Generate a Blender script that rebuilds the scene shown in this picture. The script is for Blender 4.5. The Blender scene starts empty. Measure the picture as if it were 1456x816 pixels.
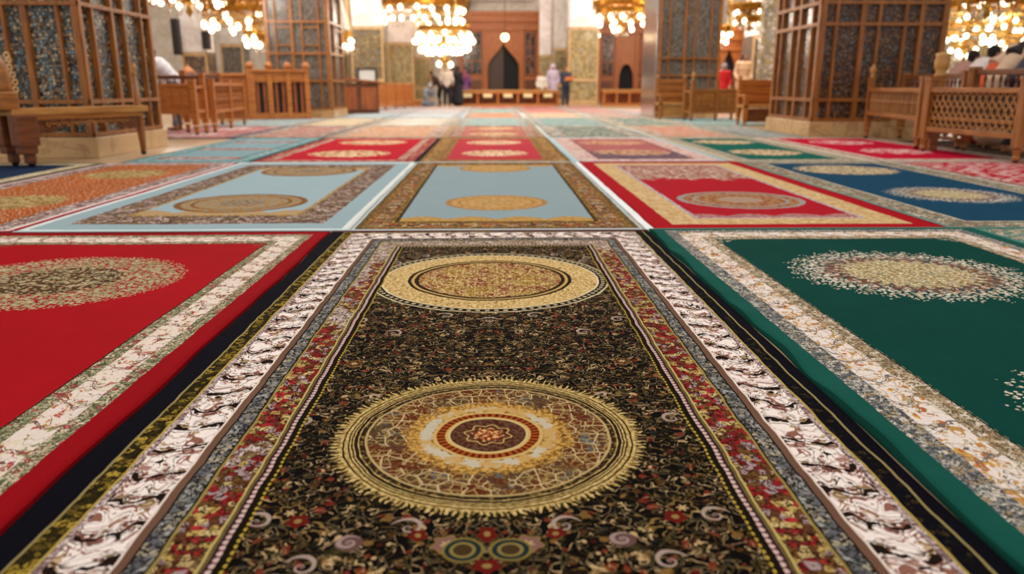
import bpy, bmesh, math, random
from mathutils import Vector, Matrix, noise as mnoise
random.seed(7)
SC = bpy.context.scene
COL = SC.collection
PI = math.pi

# ------------------------------------------------------------------ camera
CAM_H, F_PX, IMG_W, IMG_H = 0.90, 1100.0, 1456, 816
TH = math.atan(286.0 / F_PX)
YAW = math.atan(28 * math.cos(TH) / F_PX)
cam_d = bpy.data.cameras.new('camera')
cam = bpy.data.objects.new('camera', cam_d)
COL.objects.link(cam)
cam.location = (0, 0, CAM_H)
cam.rotation_euler = (PI / 2 - TH, 0, -YAW)
cam_d.sensor_width = 36.0
cam_d.lens = 36.0 * F_PX / IMG_W
cam_d.clip_end = 300
cam_d.dof.use_dof = True
cam_d.dof.focus_distance = 2.75
cam_d.dof.aperture_fstop = 1.9
SC.camera = cam
_R = Matrix.Rotation(-YAW, 3, 'Z') @ Matrix.Rotation(PI / 2 - TH, 3, 'X')

def ray(px, py):
    return (_R @ Vector((px - IMG_W / 2, IMG_H / 2 - py, -F_PX))).normalized()

def G(px, py, z=0.0):
    """where a sight line meets the level z"""
    d = ray(px, py); t = (z - CAM_H) / d.z
    return Vector((0, 0, CAM_H)) + d * t

def V(px, py, Y):
    """where a sight line meets the upright plane at depth Y"""
    d = ray(px, py); t = Y / d.y
    return Vector((0, 0, CAM_H)) + d * t

# ------------------------------------------------------------------ colours
def hexc(h):
    h = h.lstrip('#')
    out = []
    for i in (0, 2, 4):
        c = int(h[i:i + 2], 16) / 255
        out.append(c / 12.92 if c <= 0.04045 else ((c + 0.055) / 1.055) ** 2.4)
    return tuple(out) + (1.0,)

# ------------------------------------------------------------------ node expressions
T = None
class E:
    def __init__(s, k): s.k = k
    def __add__(s, o): return M('ADD', s, o)
    def __radd__(s, o): return M('ADD', o, s)
    def __sub__(s, o): return M('SUBTRACT', s, o)
    def __rsub__(s, o): return M('SUBTRACT', o, s)
    def __mul__(s, o): return M('MULTIPLY', s, o)
    def __rmul__(s, o): return M('MULTIPLY', o, s)
    def __truediv__(s, o): return M('DIVIDE', s, o)
    def __neg__(s): return M('MULTIPLY', s, -1)

def put(sock, v):
    if isinstance(v, E): T.links.new(v.k, sock)
    elif isinstance(v, str): sock.default_value = hexc(v)
    else: sock.default_value = v

def M(op, *a, clamp=False):
    n = T.nodes.new('ShaderNodeMath'); n.operation = op; n.use_clamp = clamp
    for i, v in enumerate(a): put(n.inputs[i], v)
    return E(n.outputs[0])

def ab(x): return M('ABSOLUTE', x)
def lt(x, a): return M('LESS_THAN', x, a)
def gt(x, a): return M('GREATER_THAN', x, a)
def mn(a, b): return M('MINIMUM', a, b)
def mx(a, b): return M('MAXIMUM', a, b)
def sn(x): return M('SINE', x)
def ss(x, a, b):
    n = T.nodes.new('ShaderNodeMapRange'); n.interpolation_type = 'SMOOTHSTEP'
    put(n.inputs[0], x); put(n.inputs[1], a); put(n.inputs[2], b)
    return E(n.outputs[0])
def between(x, a, b): return gt(x, a) * lt(x, b)
def vec(x, y, z=0.0):
    n = T.nodes.new('ShaderNodeCombineXYZ')
    put(n.inputs[0], x); put(n.inputs[1], y); put(n.inputs[2], z)
    return E(n.outputs[0])
def nz(v, sc=1.0, det=1.0, rough=0.5, dim='2D', dist=0.0):
    n = T.nodes.new('ShaderNodeTexNoise'); n.noise_dimensions = dim
    put(n.inputs['Vector'], v); n.inputs['Scale'].default_value = sc
    n.inputs['Detail'].default_value = det; n.inputs['Roughness'].default_value = rough
    n.inputs['Distortion'].default_value = dist
    return E(n.outputs[0])
def vor(v, sc=1.0, rnd=1.0, feat='F1', dim='2D', metric='EUCLIDEAN'):
    n = T.nodes.new('ShaderNodeTexVoronoi'); n.voronoi_dimensions = dim; n.feature = feat
    if feat != 'DISTANCE_TO_EDGE': n.distance = metric
    put(n.inputs['Vector'], v); n.inputs['Scale'].default_value = sc
    n.inputs['Randomness'].default_value = rnd
    if feat == 'DISTANCE_TO_EDGE': return E(n.outputs['Distance'])
    s = T.nodes.new('ShaderNodeSeparateColor'); T.links.new(n.outputs['Color'], s.inputs[0])
    p = T.nodes.new('ShaderNodeSeparateXYZ'); T.links.new(n.outputs['Position'], p.inputs[0])
    return E(n.outputs['Distance']), E(s.outputs[0]), E(s.outputs[1]), E(p.outputs[0]), E(p.outputs[1])
def mixc(f, a, b):
    n = T.nodes.new('ShaderNodeMix'); n.data_type = 'RGBA'
    put(n.inputs[0], f); put(n.inputs[6], a); put(n.inputs[7], b)
    return E(n.outputs[2])
def pick(x, cols):
    """one of the colours by a value 0..1"""
    n = T.nodes.new('ShaderNodeValToRGB'); r = n.color_ramp; r.interpolation = 'CONSTANT'
    k = len(cols)
    while len(r.elements) < k: r.elements.new(0.5)
    for i, c in enumerate(cols):
        r.elements[i].position = i / k
    for i, c in enumerate(cols):
        r.elements[i].color = hexc(c)
    put(n.inputs[0], x)
    return E(n.outputs[0])
def scalec(c, f):
    n = T.nodes.new('ShaderNodeMix'); n.data_type = 'RGBA'; n.blend_type = 'MULTIPLY'
    n.inputs[0].default_value = 1.0
    put(n.inputs[6], c)
    cc = T.nodes.new('ShaderNodeCombineColor')
    for i in range(3): put(cc.inputs[i], f)
    T.links.new(cc.outputs[0], n.inputs[7])
    return E(n.outputs[2])

def new_mat(name):
    global T
    m = bpy.data.materials.new(name); m.use_nodes = True
    T = m.node_tree
    b = T.nodes['Principled BSDF']
    return m, b
def obj_xyz():
    n = T.nodes.new('ShaderNodeTexCoord'); s = T.nodes.new('ShaderNodeSeparateXYZ')
    T.links.new(n.outputs['Object'], s.inputs[0])
    return E(s.outputs[0]), E(s.outputs[1]), E(s.outputs[2]), E(n.outputs['Object'])
def bump(b, h, strength, dist=0.01):
    n = T.nodes.new('ShaderNodeBump'); n.inputs['Strength'].default_value = strength
    n.inputs['Distance'].default_value = dist
    put(n.inputs['Height'], h); T.links.new(n.outputs[0], b.inputs['Normal'])

# ------------------------------------------------------------------ plain materials
def wood(name, c1, c2, rough=0.38, axis='x'):
    m, b = new_mat(name)
    x, y, z, v = obj_xyz()
    st = {'x': vec(x * 1.2, y * 14, z * 14), 'z': vec(x * 14, y * 14, z * 1.2)}[axis]
    n = nz(st, 2.0, 4, 0.6, '3D', 0.4)
    put(b.inputs['Base Color'], mixc(ss(n, 0.3, 0.7), c1, c2))
    b.inputs['Roughness'].default_value = rough
    bump(b, n, 0.12, 0.004)
    return m
def plain(name, c, rough=0.6, var=0.12, sc=3.0, metal=0.0):
    m, b = new_mat(name)
    x, y, z, v = obj_xyz()
    n = nz(v, sc, 4, 0.6, '3D')
    put(b.inputs['Base Color'], scalec(c, 1 - var + n * (2 * var)))
    b.inputs['Roughness'].default_value = rough
    b.inputs['Metallic'].default_value = metal
    return m
def marble(name, c, c2, rough=0.25, sc=1.3):
    m, b = new_mat(name)
    x, y, z, v = obj_xyz()
    n = nz(v, sc, 6, 0.65, '3D', 1.2)
    vein = ss(ab(n - 0.5), 0.0, 0.05)
    put(b.inputs['Base Color'], mixc(vein, c2, c))
    b.inputs['Roughness'].default_value = rough
    return m
def mosaic(name, cols, sc=26.0, rough=0.22, grout='#2a1d16', metal=0.0, gw=0.10):
    m, b = new_mat(name)
    x, y, z, v = obj_xyz()
    d, r, g, px_, py_ = vor(v, sc, 0.6, dim='3D')
    e = vor(v, sc, 0.6, 'DISTANCE_TO_EDGE', '3D')
    c = mixc(lt(e, gw), pick(r, cols), grout)
    big = nz(v, 3.0, 3, 0.6, '3D')
    put(b.inputs['Base Color'], scalec(c, 0.6 + big * 0.8))
    b.inputs['Roughness'].default_value = rough
    b.inputs['Metallic'].default_value = metal
    bump(b, ss(e, 0.0, 0.12), 0.5, 0.006)
    return m
def emit(name, c, s):
    m, b = new_mat(name)
    put(b.inputs['Base Color'], c)
    put(b.inputs['Emission Color'], c)
    b.inputs['Emission Strength'].default_value = s
    return m

WOOD = wood('honey_wood', '#7e4a1e', '#aa6e32')
WOODV = wood('honey_wood_upright', '#78461c', '#a4682e', axis='z')
WOODP = wood('pale_wood', '#9a6830', '#bd8a4c')
WOODD = wood('dark_wood', '#5a2f16', '#7d4826')
WOODR = wood('red_wood', '#843f1c', '#ae622e', axis='z')
WOODO = wood('orange_wood', '#9c5520', '#c07a36')
STONE = marble('tan_marble', '#c8a678', '#b08c5e', 0.3)
FLOORM = marble('floor_marble', '#b99a76', '#a08260', 0.28, 0.8)
WHITEW = marble('white_plaster', '#efe6e4', '#dccfcb', 0.6, 0.6)
GREYST = marble('grey_stone', '#cdc4be', '#b8ada6', 0.5, 1.0)
CREAMW = marble('cream_stone', '#ddd2c2', '#c8baa6', 0.45, 1.0)
MOSB = mosaic('blue_mosaic', ['#4c5c60', '#5f7a86', '#8a7c66', '#3c4a4e', '#b0a288', '#5c5040', '#7594a0', '#94744a', '#c2b090'], 24, 0.15, '#241a14')
MOSG = mosaic('grey_mosaic', ['#6e675c', '#8b8378', '#5b5146', '#7a8288', '#95897a', '#6a563c'], 26, 0.2)
MOSO = mosaic('ochre_tile', ['#a48a58', '#b09c70', '#94825c', '#b8a272', '#98917a', '#8a7448'], 7, 0.22, '#8a7850')
BLACK = plain('black_metal', '#14110f', 0.4)
DARK = plain('painted_opening_dark', '#0d0a12', 0.7)
BROWNLEAF = plain('brown_door_leaf', '#4a3426', 0.45)
GLASSY = mosaic('leaded_glass', ['#3a2a24', '#5a4c48', '#7c7478', '#2c2220', '#8c6a50'], 5, 0.1)
BRASS = plain('brass', '#bf964c', 0.25, 0.1, 8, 1.0)
CHROME = plain('silvered_metal', '#c9c4c0', 0.16, 0.05, 6, 0.9)
BULB = emit('opal_bulb', '#fff0d2', 4.8)
CRYSTAL = plain('crystal', '#d8d2c8', 0.08, 0.1, 20, 0.5)

# ------------------------------------------------------------------ mesh helpers
class MB:
    def __init__(s): s.bm = bmesh.new()
    def box(s, c, d, rz=0.0, rx=0.0, ry=0.0, bev=0.0):
        r = bmesh.ops.create_cube(s.bm, size=1.0)
        vs = r['verts']
        mat = Matrix.Translation(Vector(c)) @ Matrix.Rotation(rz, 4, 'Z') @ Matrix.Rotation(ry, 4, 'Y') @ Matrix.Rotation(rx, 4, 'X') @ Matrix.Diagonal((d[0], d[1], d[2], 1))
        bmesh.ops.transform(s.bm, matrix=mat, verts=vs)
        if bev:
            es = list({e for v in vs for e in v.link_edges})
            bmesh.ops.bevel(s.bm, geom=es, offset=bev, segments=2, affect='EDGES', profile=0.7)
        return s
    def bar(s, p, q, w, h=None):
        """square bar between two points"""
        p, q = Vector(p), Vector(q); d = q - p; L = d.length
        if L < 1e-6: return s
        vs = bmesh.ops.create_cube(s.bm, size=1.0)['verts']
        rot = d.to_track_quat('Z', 'Y').to_matrix().to_4x4()
        bmesh.ops.transform(s.bm, matrix=Matrix.Translation((p + q) / 2) @ rot @ Matrix.Diagonal((w, h or w, L, 1)), verts=vs)
        return s
    def tube(s, pts, rad, seg=10, cap=True):
        pts = [Vector(p) for p in pts]
        if not hasattr(rad, '__len__'): rad = [rad] * len(pts)
        rings = []
        for i, p in enumerate(pts):
            t = (pts[min(i + 1, len(pts) - 1)] - pts[max(i - 1, 0)]).normalized()
            u = t.cross(Vector((0, 0, 1)))
            if u.length < 1e-3: u = t.cross(Vector((0, 1, 0)))
            u.normalize(); w = t.cross(u)
            rings.append([s.bm.verts.new(p + (u * math.cos(a) + w * math.sin(a)) * rad[i]) for a in [2 * PI * k / seg for k in range(seg)]])
        for A, B in zip(rings, rings[1:]):
            for k in range(seg):
                s.bm.faces.new((A[k], A[(k + 1) % seg], B[(k + 1) % seg], B[k]))
        if cap:
            s.bm.faces.new(rings[0]); s.bm.faces.new(rings[-1])
        return s
    def lathe(s, prof, c=(0, 0, 0), seg=16):
        c = Vector(c); rings = []
        for r, z in prof:
            rings.append([s.bm.verts.new(c + Vector((max(r, 1e-4) * math.cos(a), max(r, 1e-4) * math.sin(a), z))) for a in [2 * PI * k / seg for k in range(seg)]])
        for A, B in zip(rings, rings[1:]):
            for k in range(seg):
                s.bm.faces.new((A[k], A[(k + 1) % seg], B[(k + 1) % seg], B[k]))
        s.bm.faces.new(rings[0]); s.bm.faces.new(rings[-1])
        return s
    def torus(s, c, R, r, seg=32, sec=8, M4=None):
        rings = []
        for i in range(seg):
            a = 2 * PI * i / seg
            ring = []
            for k in range(sec):
                b = 2 * PI * k / sec
                p = Vector(((R + r * math.cos(b)) * math.cos(a), (R + r * math.cos(b)) * math.sin(a), r * math.sin(b)))
                if M4 is not None: p = M4 @ p
                ring.append(s.bm.verts.new(Vector(c) + p))
            rings.append(ring)
        for i in range(seg):
            A, B = rings[i], rings[(i + 1) % seg]
            for k in range(sec):
                s.bm.faces.new((A[k], A[(k + 1) % sec], B[(k + 1) % sec], B[k]))
        return s
    def ball(s, c, r, sc=(1, 1, 1), u=12, v=8, rot=None):
        vs = bmesh.ops.create_uvsphere(s.bm, u_segments=u, v_segments=v, radius=r)['verts']
        m = Matrix.Translation(Vector(c)) @ (rot or Matrix.Identity(4)) @ Matrix.Diagonal((sc[0], sc[1], sc[2], 1))
        bmesh.ops.transform(s.bm, matrix=m, verts=vs)
        return s
    def prism(s, poly, y0, y1):
        """outline in x,z pushed from y0 to y1"""
        A = [s.bm.verts.new((x, y0, z)) for x, z in poly]
        B = [s.bm.verts.new((x, y1, z)) for x, z in poly]
        n = len(poly)
        s.bm.faces.new(A); s.bm.faces.new(list(reversed(B)))
        for k in range(n):
            s.bm.faces.new((A[k], B[k], B[(k + 1) % n], A[(k + 1) % n]))
        return s
    def mesh(s, name, mat, smooth=False):
        bmesh.ops.recalc_face_normals(s.bm, faces=s.bm.faces)
        me = bpy.data.meshes.new(name); s.bm.to_mesh(me); s.bm.free()
        me.materials.append(mat)
        if smooth:
            for p in me.polygons: p.use_smooth = True
        return me
    def build(s, name, mat, parent=None, smooth=False, label=None):
        o = bpy.data.objects.new(name, s.mesh(name, mat, smooth)); COL.objects.link(o)
        if parent is not None: o.parent = parent
        if label: o['label'] = label
        return o

def tag(o, label, cat, group=None, kind=None):
    o['label'] = label; o['category'] = cat
    if group: o['group'] = group
    if kind: o['kind'] = kind
    return o
def thing(name, label, cat, loc=(0, 0, 0), rz=0.0, group=None, kind=None):
    o = bpy.data.objects.new(name, None); COL.objects.link(o)
    o.location = loc; o.rotation_euler = (0, 0, rz); o.empty_display_size = 0.1
    return tag(o, label, cat, group, kind)
def link_copy(src, parent, loc=None, rot=None, label=None):
    c = src.copy(); COL.objects.link(c); c.parent = parent
    if loc is not None: c.location = loc
    if rot is not None: c.rotation_euler = rot
    return c
# ------------------------------------------------------------------ woven patterns
def s_plain(c, var=0.10):
    def f(a, d, x, y):
        n = nz(vec(x, y), 5, 4, 0.65); n2 = nz(vec(x * 1.0, y * 0.5), 1.6, 3, 0.6)
        return scalec(c, 1 - 1.6 * var + n * (1.4 * var) + n2 * (1.8 * var))
    return f
def s_floral(base, cols, dark, sc=22.0, fill=0.42, line=0.035, stretch=1.0):
    """scattered blossoms with dark outlines"""
    def f(a, d, x, y):
        u, w = a * sc, d * (sc * stretch)
        n = nz(vec(u, w), 0.8, 2, 0.6)
        di, r, g, p, q = vor(vec(u + n * 0.9, w + n * 0.7), 1.0, 0.9)
        c = mixc(lt(di, fill * 0.5 + g * fill), base, pick(r, cols))
        c = mixc(lt(di, 0.13), c, base)
        l = nz(vec(u * 0.9 + 7.3, w * 0.9), 1.1, 2, 0.6)
        return mixc(lt(ab(l - 0.5), line), c, dark)
    return f
def s_boteh(base, cols, dark, period=0.13, wide=0.12, off=0.0, gap=0.86):
    """a scroll of big leaves set across the band, each in a dark outline"""
    def f(a, d, x, y):
        w = (d - off) / wide                                   # 0..1 across
        n1 = nz(vec(a * 11, w * 1.6), 1.0, 2, 0.55)
        k = a / period + sn(w * 5.0) * 0.16 + (n1 - 0.5) * 0.55
        fr = M('FRACT', k)
        cell = M('FLOOR', k)
        tri = ab(fr - 0.5) * 2.0
        wn = T.nodes.new('ShaderNodeTexWhiteNoise'); wn.noise_dimensions = '1D'
        put(wn.inputs['W'], cell); h = E(wn.outputs[0])
        n2 = nz(vec(a * 24, w * 3.0 + 9), 1.0, 2, 0.55)
        c = mixc(gt(n2 + tri * 0.16, 0.635), base, pick(M('FRACT', h * 3.0 + n1 * 2.0), cols))
        # leaf veins and curls
        v1 = nz(vec(a * 15, w * 2.4 + 5), 1.0, 1.5, 0.55, dist=0.8)
        c = mixc(lt(ab(v1 - 0.5), 0.020), c, cols[1])
        c = mixc(lt(ab(v1 - 0.60), 0.012), c, dark)
        # dark joints between the leaves, widest at the edges of the band
        ed = ab(w - 0.5) * 0.30
        n3 = nz(vec(a * 40, w * 4.0 + 2), 1.0, 2, 0.6)
        jt = tri + ed * 0.7 + (n3 - 0.5) * 0.55
        c = mixc(gt(jt, gap + 0.13), c, dark)
        c = mixc(between(tri + (n3 - 0.5) * 0.3, gap - 0.16, gap - 0.09), c, dark)
        fine = nz(vec(x * 160, y * 160), 1.0, 2, 0.6)
        return scalec(c, 0.84 + fine * 0.30)
    return f
def s_bead(c1, c2, period=0.018, off=0.0, wide=0.02, sq=0.18):
    def f(a, d, x, y):
        fr = M('FRACT', a / period) - 0.5
        w = (d - off) / wide - 0.5
        return mixc(lt(fr * fr + w * w, sq), c2, c1)
    return f
def s_vines(bg, lines, blobs, seed=0.0, fine=30.0):
    """dense arabesque: two weights of vine over small flowers, mirrored about the middle"""
    def f(a, d, x, y):
        X = ab(x)
        p = vec(X + seed, y + seed * 0.7)
        wob = nz(p, 14, 1, 0.5)
        di, r, g, _, _ = vor(vec((X + wob * 0.03 + seed) * fine, (y + wob * 0.03) * fine * 0.9), 1.0, 1.0)
        patch = nz(p, 5.5, 2, 0.6)
        c = mixc(lt(di, g * 0.26 + patch * 0.22 - 0.02), bg, pick(r, blobs))
        # fine vine: short pieces of thin contour line
        n2 = nz(p, fine * 1.0, 1.2, 0.5, dist=0.9)
        brk = nz(p, fine * 0.7, 1, 0.5)
        c = mixc(lt(ab(n2 - 0.5), 0.017) * gt(brk, 0.47), c, lines[1])
        n3 = nz(vec(X * 1.0 + 4.7, y * 1.3), fine * 0.72, 1.0, 0.5, dist=1.2)
        c = mixc(lt(ab(n3 - 0.5), 0.012) * lt(brk, 0.53), c, lines[0])
        # long scrolls
        n1 = nz(p, 6.5, 0.6, 0.5, dist=2.2)
        c = mixc(lt(ab(n1 - 0.50), 0.010), c, bg)
        c = mixc(lt(ab(n1 - 0.50), 0.0055), c, lines[2])
        # rosettes and spirals set in a loose lattice
        sx, sy = X * 6.2 + seed, y * 6.2 + 3.1
        dv, rv, gv, cx_, cy_ = vor(vec(sx, sy), 1.0, 0.75)
        ang = M('ARCTAN2', sy - cy_, sx - cx_)
        spir = sn(ang + M('LOGARITHM', mx(dv, 0.01), 2.718) * 4.0)
        flower = dv + sn(ang * 6.0) * 0.03
        isf = gt(rv, 0.55) * gt(gv, 0.3)
        c = mixc(lt(flower, 0.19) * isf, c, pick(gv, blobs + ['#6e4c48', '#7a5a52']))
        c = mixc(between(flower, 0.165, 0.19) * isf, c, lines[0])
        c = mixc(lt(flower, 0.06) * isf, c, lines[1])
        c = mixc(lt(dv, 0.24) * gt(spir, 0.72) * lt(rv, 0.30), c, '#a08c80')
        return scalec(c, 0.75 + nz(vec(x * 130, y * 130), 1.0, 2, 0.6) * 0.5)
    return f
def s_stripes(seq):
    tot = sum(w for w, c in seq)
    def f(a, d, x, y):
        fr = M('FRACT', d / tot) * tot
        c = None; acc = 0; cols = []
        for w, col in seq:
            acc += w; cols.append((acc, col))
        c = E(_rgb(cols[-1][1]))
        for acc, col in reversed(cols[:-1]):
            c = mixc(lt(fr, acc), c, col)
        return c
    return f
def _rgb(c):
    n = T.nodes.new('ShaderNodeRGB'); n.outputs[0].default_value = hexc(c)
    return n.outputs[0]

def p_x(p):
    n = T.nodes.new('ShaderNodeSeparateXYZ'); T.links.new(p.k, n.inputs[0]); return E(n.outputs[0])
def p_y(p):
    n = T.nodes.new('ShaderNodeSeparateXYZ'); T.links.new(p.k, n.inputs[0]); return E(n.outputs[1])
def s_where(test, inside, outside):
    def f(a, d, x, y): return mixc(test(a, d, x, y), outside(a, d, x, y), inside(a, d, x, y))
    return f
def m_eye(col, r, th, p):
    col = mixc(lt(r, 1.0), col, '#7a6a34'); col = mixc(lt(r, 0.86), col, '#1c2a2c')
    col = mixc(between(r, 0.45, 0.62), col, '#80703a'); return mixc(lt(r, 0.40), col, '#40301a')
def m_snail(col, r, th, p):
    col = mixc(lt(r, 1.0), col, '#5e4440')
    sp = sn(th + M('LOGARITHM', mx(r, 0.02), 2.718) * 4.5)
    return mixc(lt(r, 0.95) * gt(sp, 0.25), col, '#94807a')
def m_bud(col, r, th, p):
    col = mixc(lt(r + sn(th * 5) * 0.12, 0.9), col, '#5e1812'); return mixc(lt(r, 0.32), col, '#8a7040')
# medallions: every function takes (col, r, th, p) with r = 1 at the rim
def m_great(col, r, th, p):
    """the big gold wheel with a line-work ring and a spiked rim"""
    n = nz(p, 34, 3, 0.6); n2 = nz(p, 75, 2, 0.6)
    rays = sn(th * 130 + n * 9)
    gold = mixc(ss(n2, 0.3, 0.7), '#9a7e42', '#cdb478')
    gold = mixc(lt(sn(th * 170 + n * 9), -0.45) * gt(r, 0.915), gold, '#4a3a1c')
    col = mixc(lt(r + (n - 0.5) * 0.05, 0.985), col, '#1d160c')
    col = mixc(lt(r, 0.952 + rays * 0.030 + (n2 - 0.5) * 0.10), col, gold)
    for q, w in ((0.893, 0.0055), (0.862, 0.005), (0.818, 0.011), (0.842, 0.005)):
        col = mixc(lt(ab(r - q - (n - 0.5) * 0.014), w), col, '#241b10')
    col = mixc(between(r, 0.758, 0.80), col, mixc(gt(n2, 0.58), '#2c2014', '#7a6436'))
    col = mixc(lt(r, 0.765), col, '#b09a68')
    # ring of line-work
    hue = nz(p, 6, 3, 0.65)
    base = mixc(ss(hue, 0.45, 0.60), '#5c2a18', '#4e3a28')
    base = mixc(ss(nz(p, 10, 2, 0.6), 0.54, 0.68), base, '#6a3d1c')
    base = mixc(ss(nz(p, 13, 2, 0.6), 0.64, 0.74), base, '#555a5a')
    on = nz(p, 18, 1, 0.5)
    e = vor(vec(p_x(p), p_y(p)), 38, 0.85, 'DISTANCE_TO_EDGE')
    e2 = vor(vec(p_x(p) + 3.3, p_y(p)), 19, 0.8, 'DISTANCE_TO_EDGE')
    n5 = nz(p, 42, 1, 0.5, dist=0.8)
    base = mixc(lt(ab(n5 - 0.5), 0.022), base, '#8c7242')
    base = mixc(lt(e, 0.060) * gt(on, 0.40), base, '#a88f5c')
    base = mixc(lt(e2, 0.032) * gt(on, 0.40), base, '#c7b083')
    base = scalec(base, 0.6 + n2 * 0.7)
    col = mixc(lt(r, 0.75), col, base)
    # ragged gold ring
    rag = r + (n - 0.5) * 0.20 + (n2 - 0.5) * 0.10
    col = mixc(lt(rag, 0.515), col, mixc(ss(n2, 0.35, 0.65), '#7c5720', '#c79e54'))
    pale = mixc(ss(nz(p, 16, 2, .6), 0.42, 0.60), '#b9b09a', '#b8965a')
    col = mixc(between(r + (n - .5) * 0.13 + (n2 - .5) * 0.06, 0.350, 0.425), col, pale)
    col = mixc(lt(r, 0.345), col, '#c0a060')
    dots = sn(th * 44)
    col = mixc(between(r, 0.268, 0.322), col, mixc(gt(dots + (n2 - .5), -0.1), '#4a200e', '#9c4518'))
    col = mixc(lt(r, 0.250), col, '#c4ae78')
    col = mixc(lt(r, 0.236), col, mixc(ss(n2, 0.4, 0.6), '#431f12', '#614332'))
    star = r + sn(th * 8) * 0.015
    col = mixc(lt(ab(star - 0.135), 0.006), col, '#b8955a')
    col = mixc(lt(star, 0.092), col, mixc(gt(n2, 0.52), '#7e2c14', '#c9a468'))
    return col
def m_gold(col, r, th, p):
    """gold ring with a beaded rim round a rusty filigree"""
    n = nz(p, 30, 2, 0.6); n2 = nz(p, 70, 2, 0.6)
    col = mixc(lt(r, 1.0), col, '#1c1510')
    col = mixc(between(r, 0.935, 0.965) * gt(sn(th * 90), 0.1), col, '#b3a684')
    col = mixc(between(r + (n - 0.5) * 0.02, 0.982, 1.0), col, '#bfb08c')
    col = mixc(between(r, 0.895, 0.918), col, '#cfc09a')
    gold = mixc(ss(n2, 0.3, 0.7), '#b59254', '#dcc490')
    gold = mixc(lt(ab(nz(p, 40, 1, .5) - 0.5), 0.03), gold, '#7a5a26')
    col = mixc(lt(r, 0.90), col, gold)
    col = mixc(between(r, 0.60, 0.69), col, '#2a1e12')
    col = mixc(between(r, 0.635, 0.66), col, '#b8975a')
    fil = mixc(ss(nz(p, 9, 2, .6), 0.4, 0.62), '#9c7a34', '#7e3524')
    fil = mixc(lt(ab(n - 0.5), 0.05), fil, '#d8bd84')
    fil = mixc(lt(ab(n2 - 0.5), 0.03), fil, '#3c2010')
    return mixc(lt(r, 0.60), col, fil)
def m_speck(c1, c2, c3, rim=None, sc=42.0, core=None, edge=0.10, ringc=None):
    """a disc of tiny broken knots thinning out to the rim"""
    def f(col, r, th, p):
        n = nz(p, 20, 2, 0.6)
        di, h, g, _, _ = vor(p, sc, 1.0)
        rr = r + (n - 0.5) * 0.10
        dens = lt(di + ss(rr, 0.80, 1.05) * 0.35, 0.60)
        c = pick(h, [c1, c2, c1, c3])
        body = mixc(lt(di, 0.20), c, c2)
        m = lt(rr, 1.0) * dens
        col = mixc(m, col, body)
        if ringc: col = mixc(between(rr, 0.60, 0.72) * dens, col, ringc)
        if core: col = mixc(lt(rr, 0.50) * gt(h + di * 0.5, 0.62), col, core)
        if rim: col = mixc(between(r, 0.90, 1.0), col, rim)
        return col
    return f
def m_snow(col, r, th, p):
    """round flower medallion of cream petals breaking into leafy tips"""
    n = nz(p, 22, 2, 0.6)
    di, h, g, _, _ = vor(p, 46, 1.0)
    tips = sn(th * 30) * 0.05
    rr = r + tips + (n - 0.5) * 0.14
    col = mixc(lt(rr, 1.0) * lt(di + ss(rr, 0.72, 1.0) * 0.25, 0.50), col, pick(h, ['#cfc4b2', '#b9ab94', '#8f8f7e', '#d8cfc2']))
    col = mixc(lt(rr, 0.74) * lt(di, 0.30 + g * 0.3), col, pick(h, ['#c9b9a6', '#5c5560', '#a8967e', '#94604a']))
    col = mixc(between(rr, 0.58, 0.64), col, '#6a4a3a')
    col = mixc(lt(rr, 0.54), col, mixc(lt(di, 0.36), pick(h, ['#9a8a5e', '#b0a27c', '#8a8470', '#a08460']), '#cfc4a4'))
    col = mixc(lt(ab(nz(p, 28, 1, .5) - 0.5), 0.035) * lt(rr, 0.54), col, '#7a6a3a')
    return col
def m_disc(c1, c2, rim):
    def f(col, r, th, p):
        n = nz(p, 24, 3, 0.65)
        col = mixc(lt(r + (n - .5) * 0.08, 1.0), col, rim)
        col = mixc(lt(r, 0.90), col, mixc(ss(n, 0.40, 0.60), c1, c2))
        col = mixc(between(r, 0.70, 0.76), col, rim)
        return mixc(lt(r, 0.35), col, mixc(ss(n, 0.4, 0.6), c2, rim))
    return f

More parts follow.
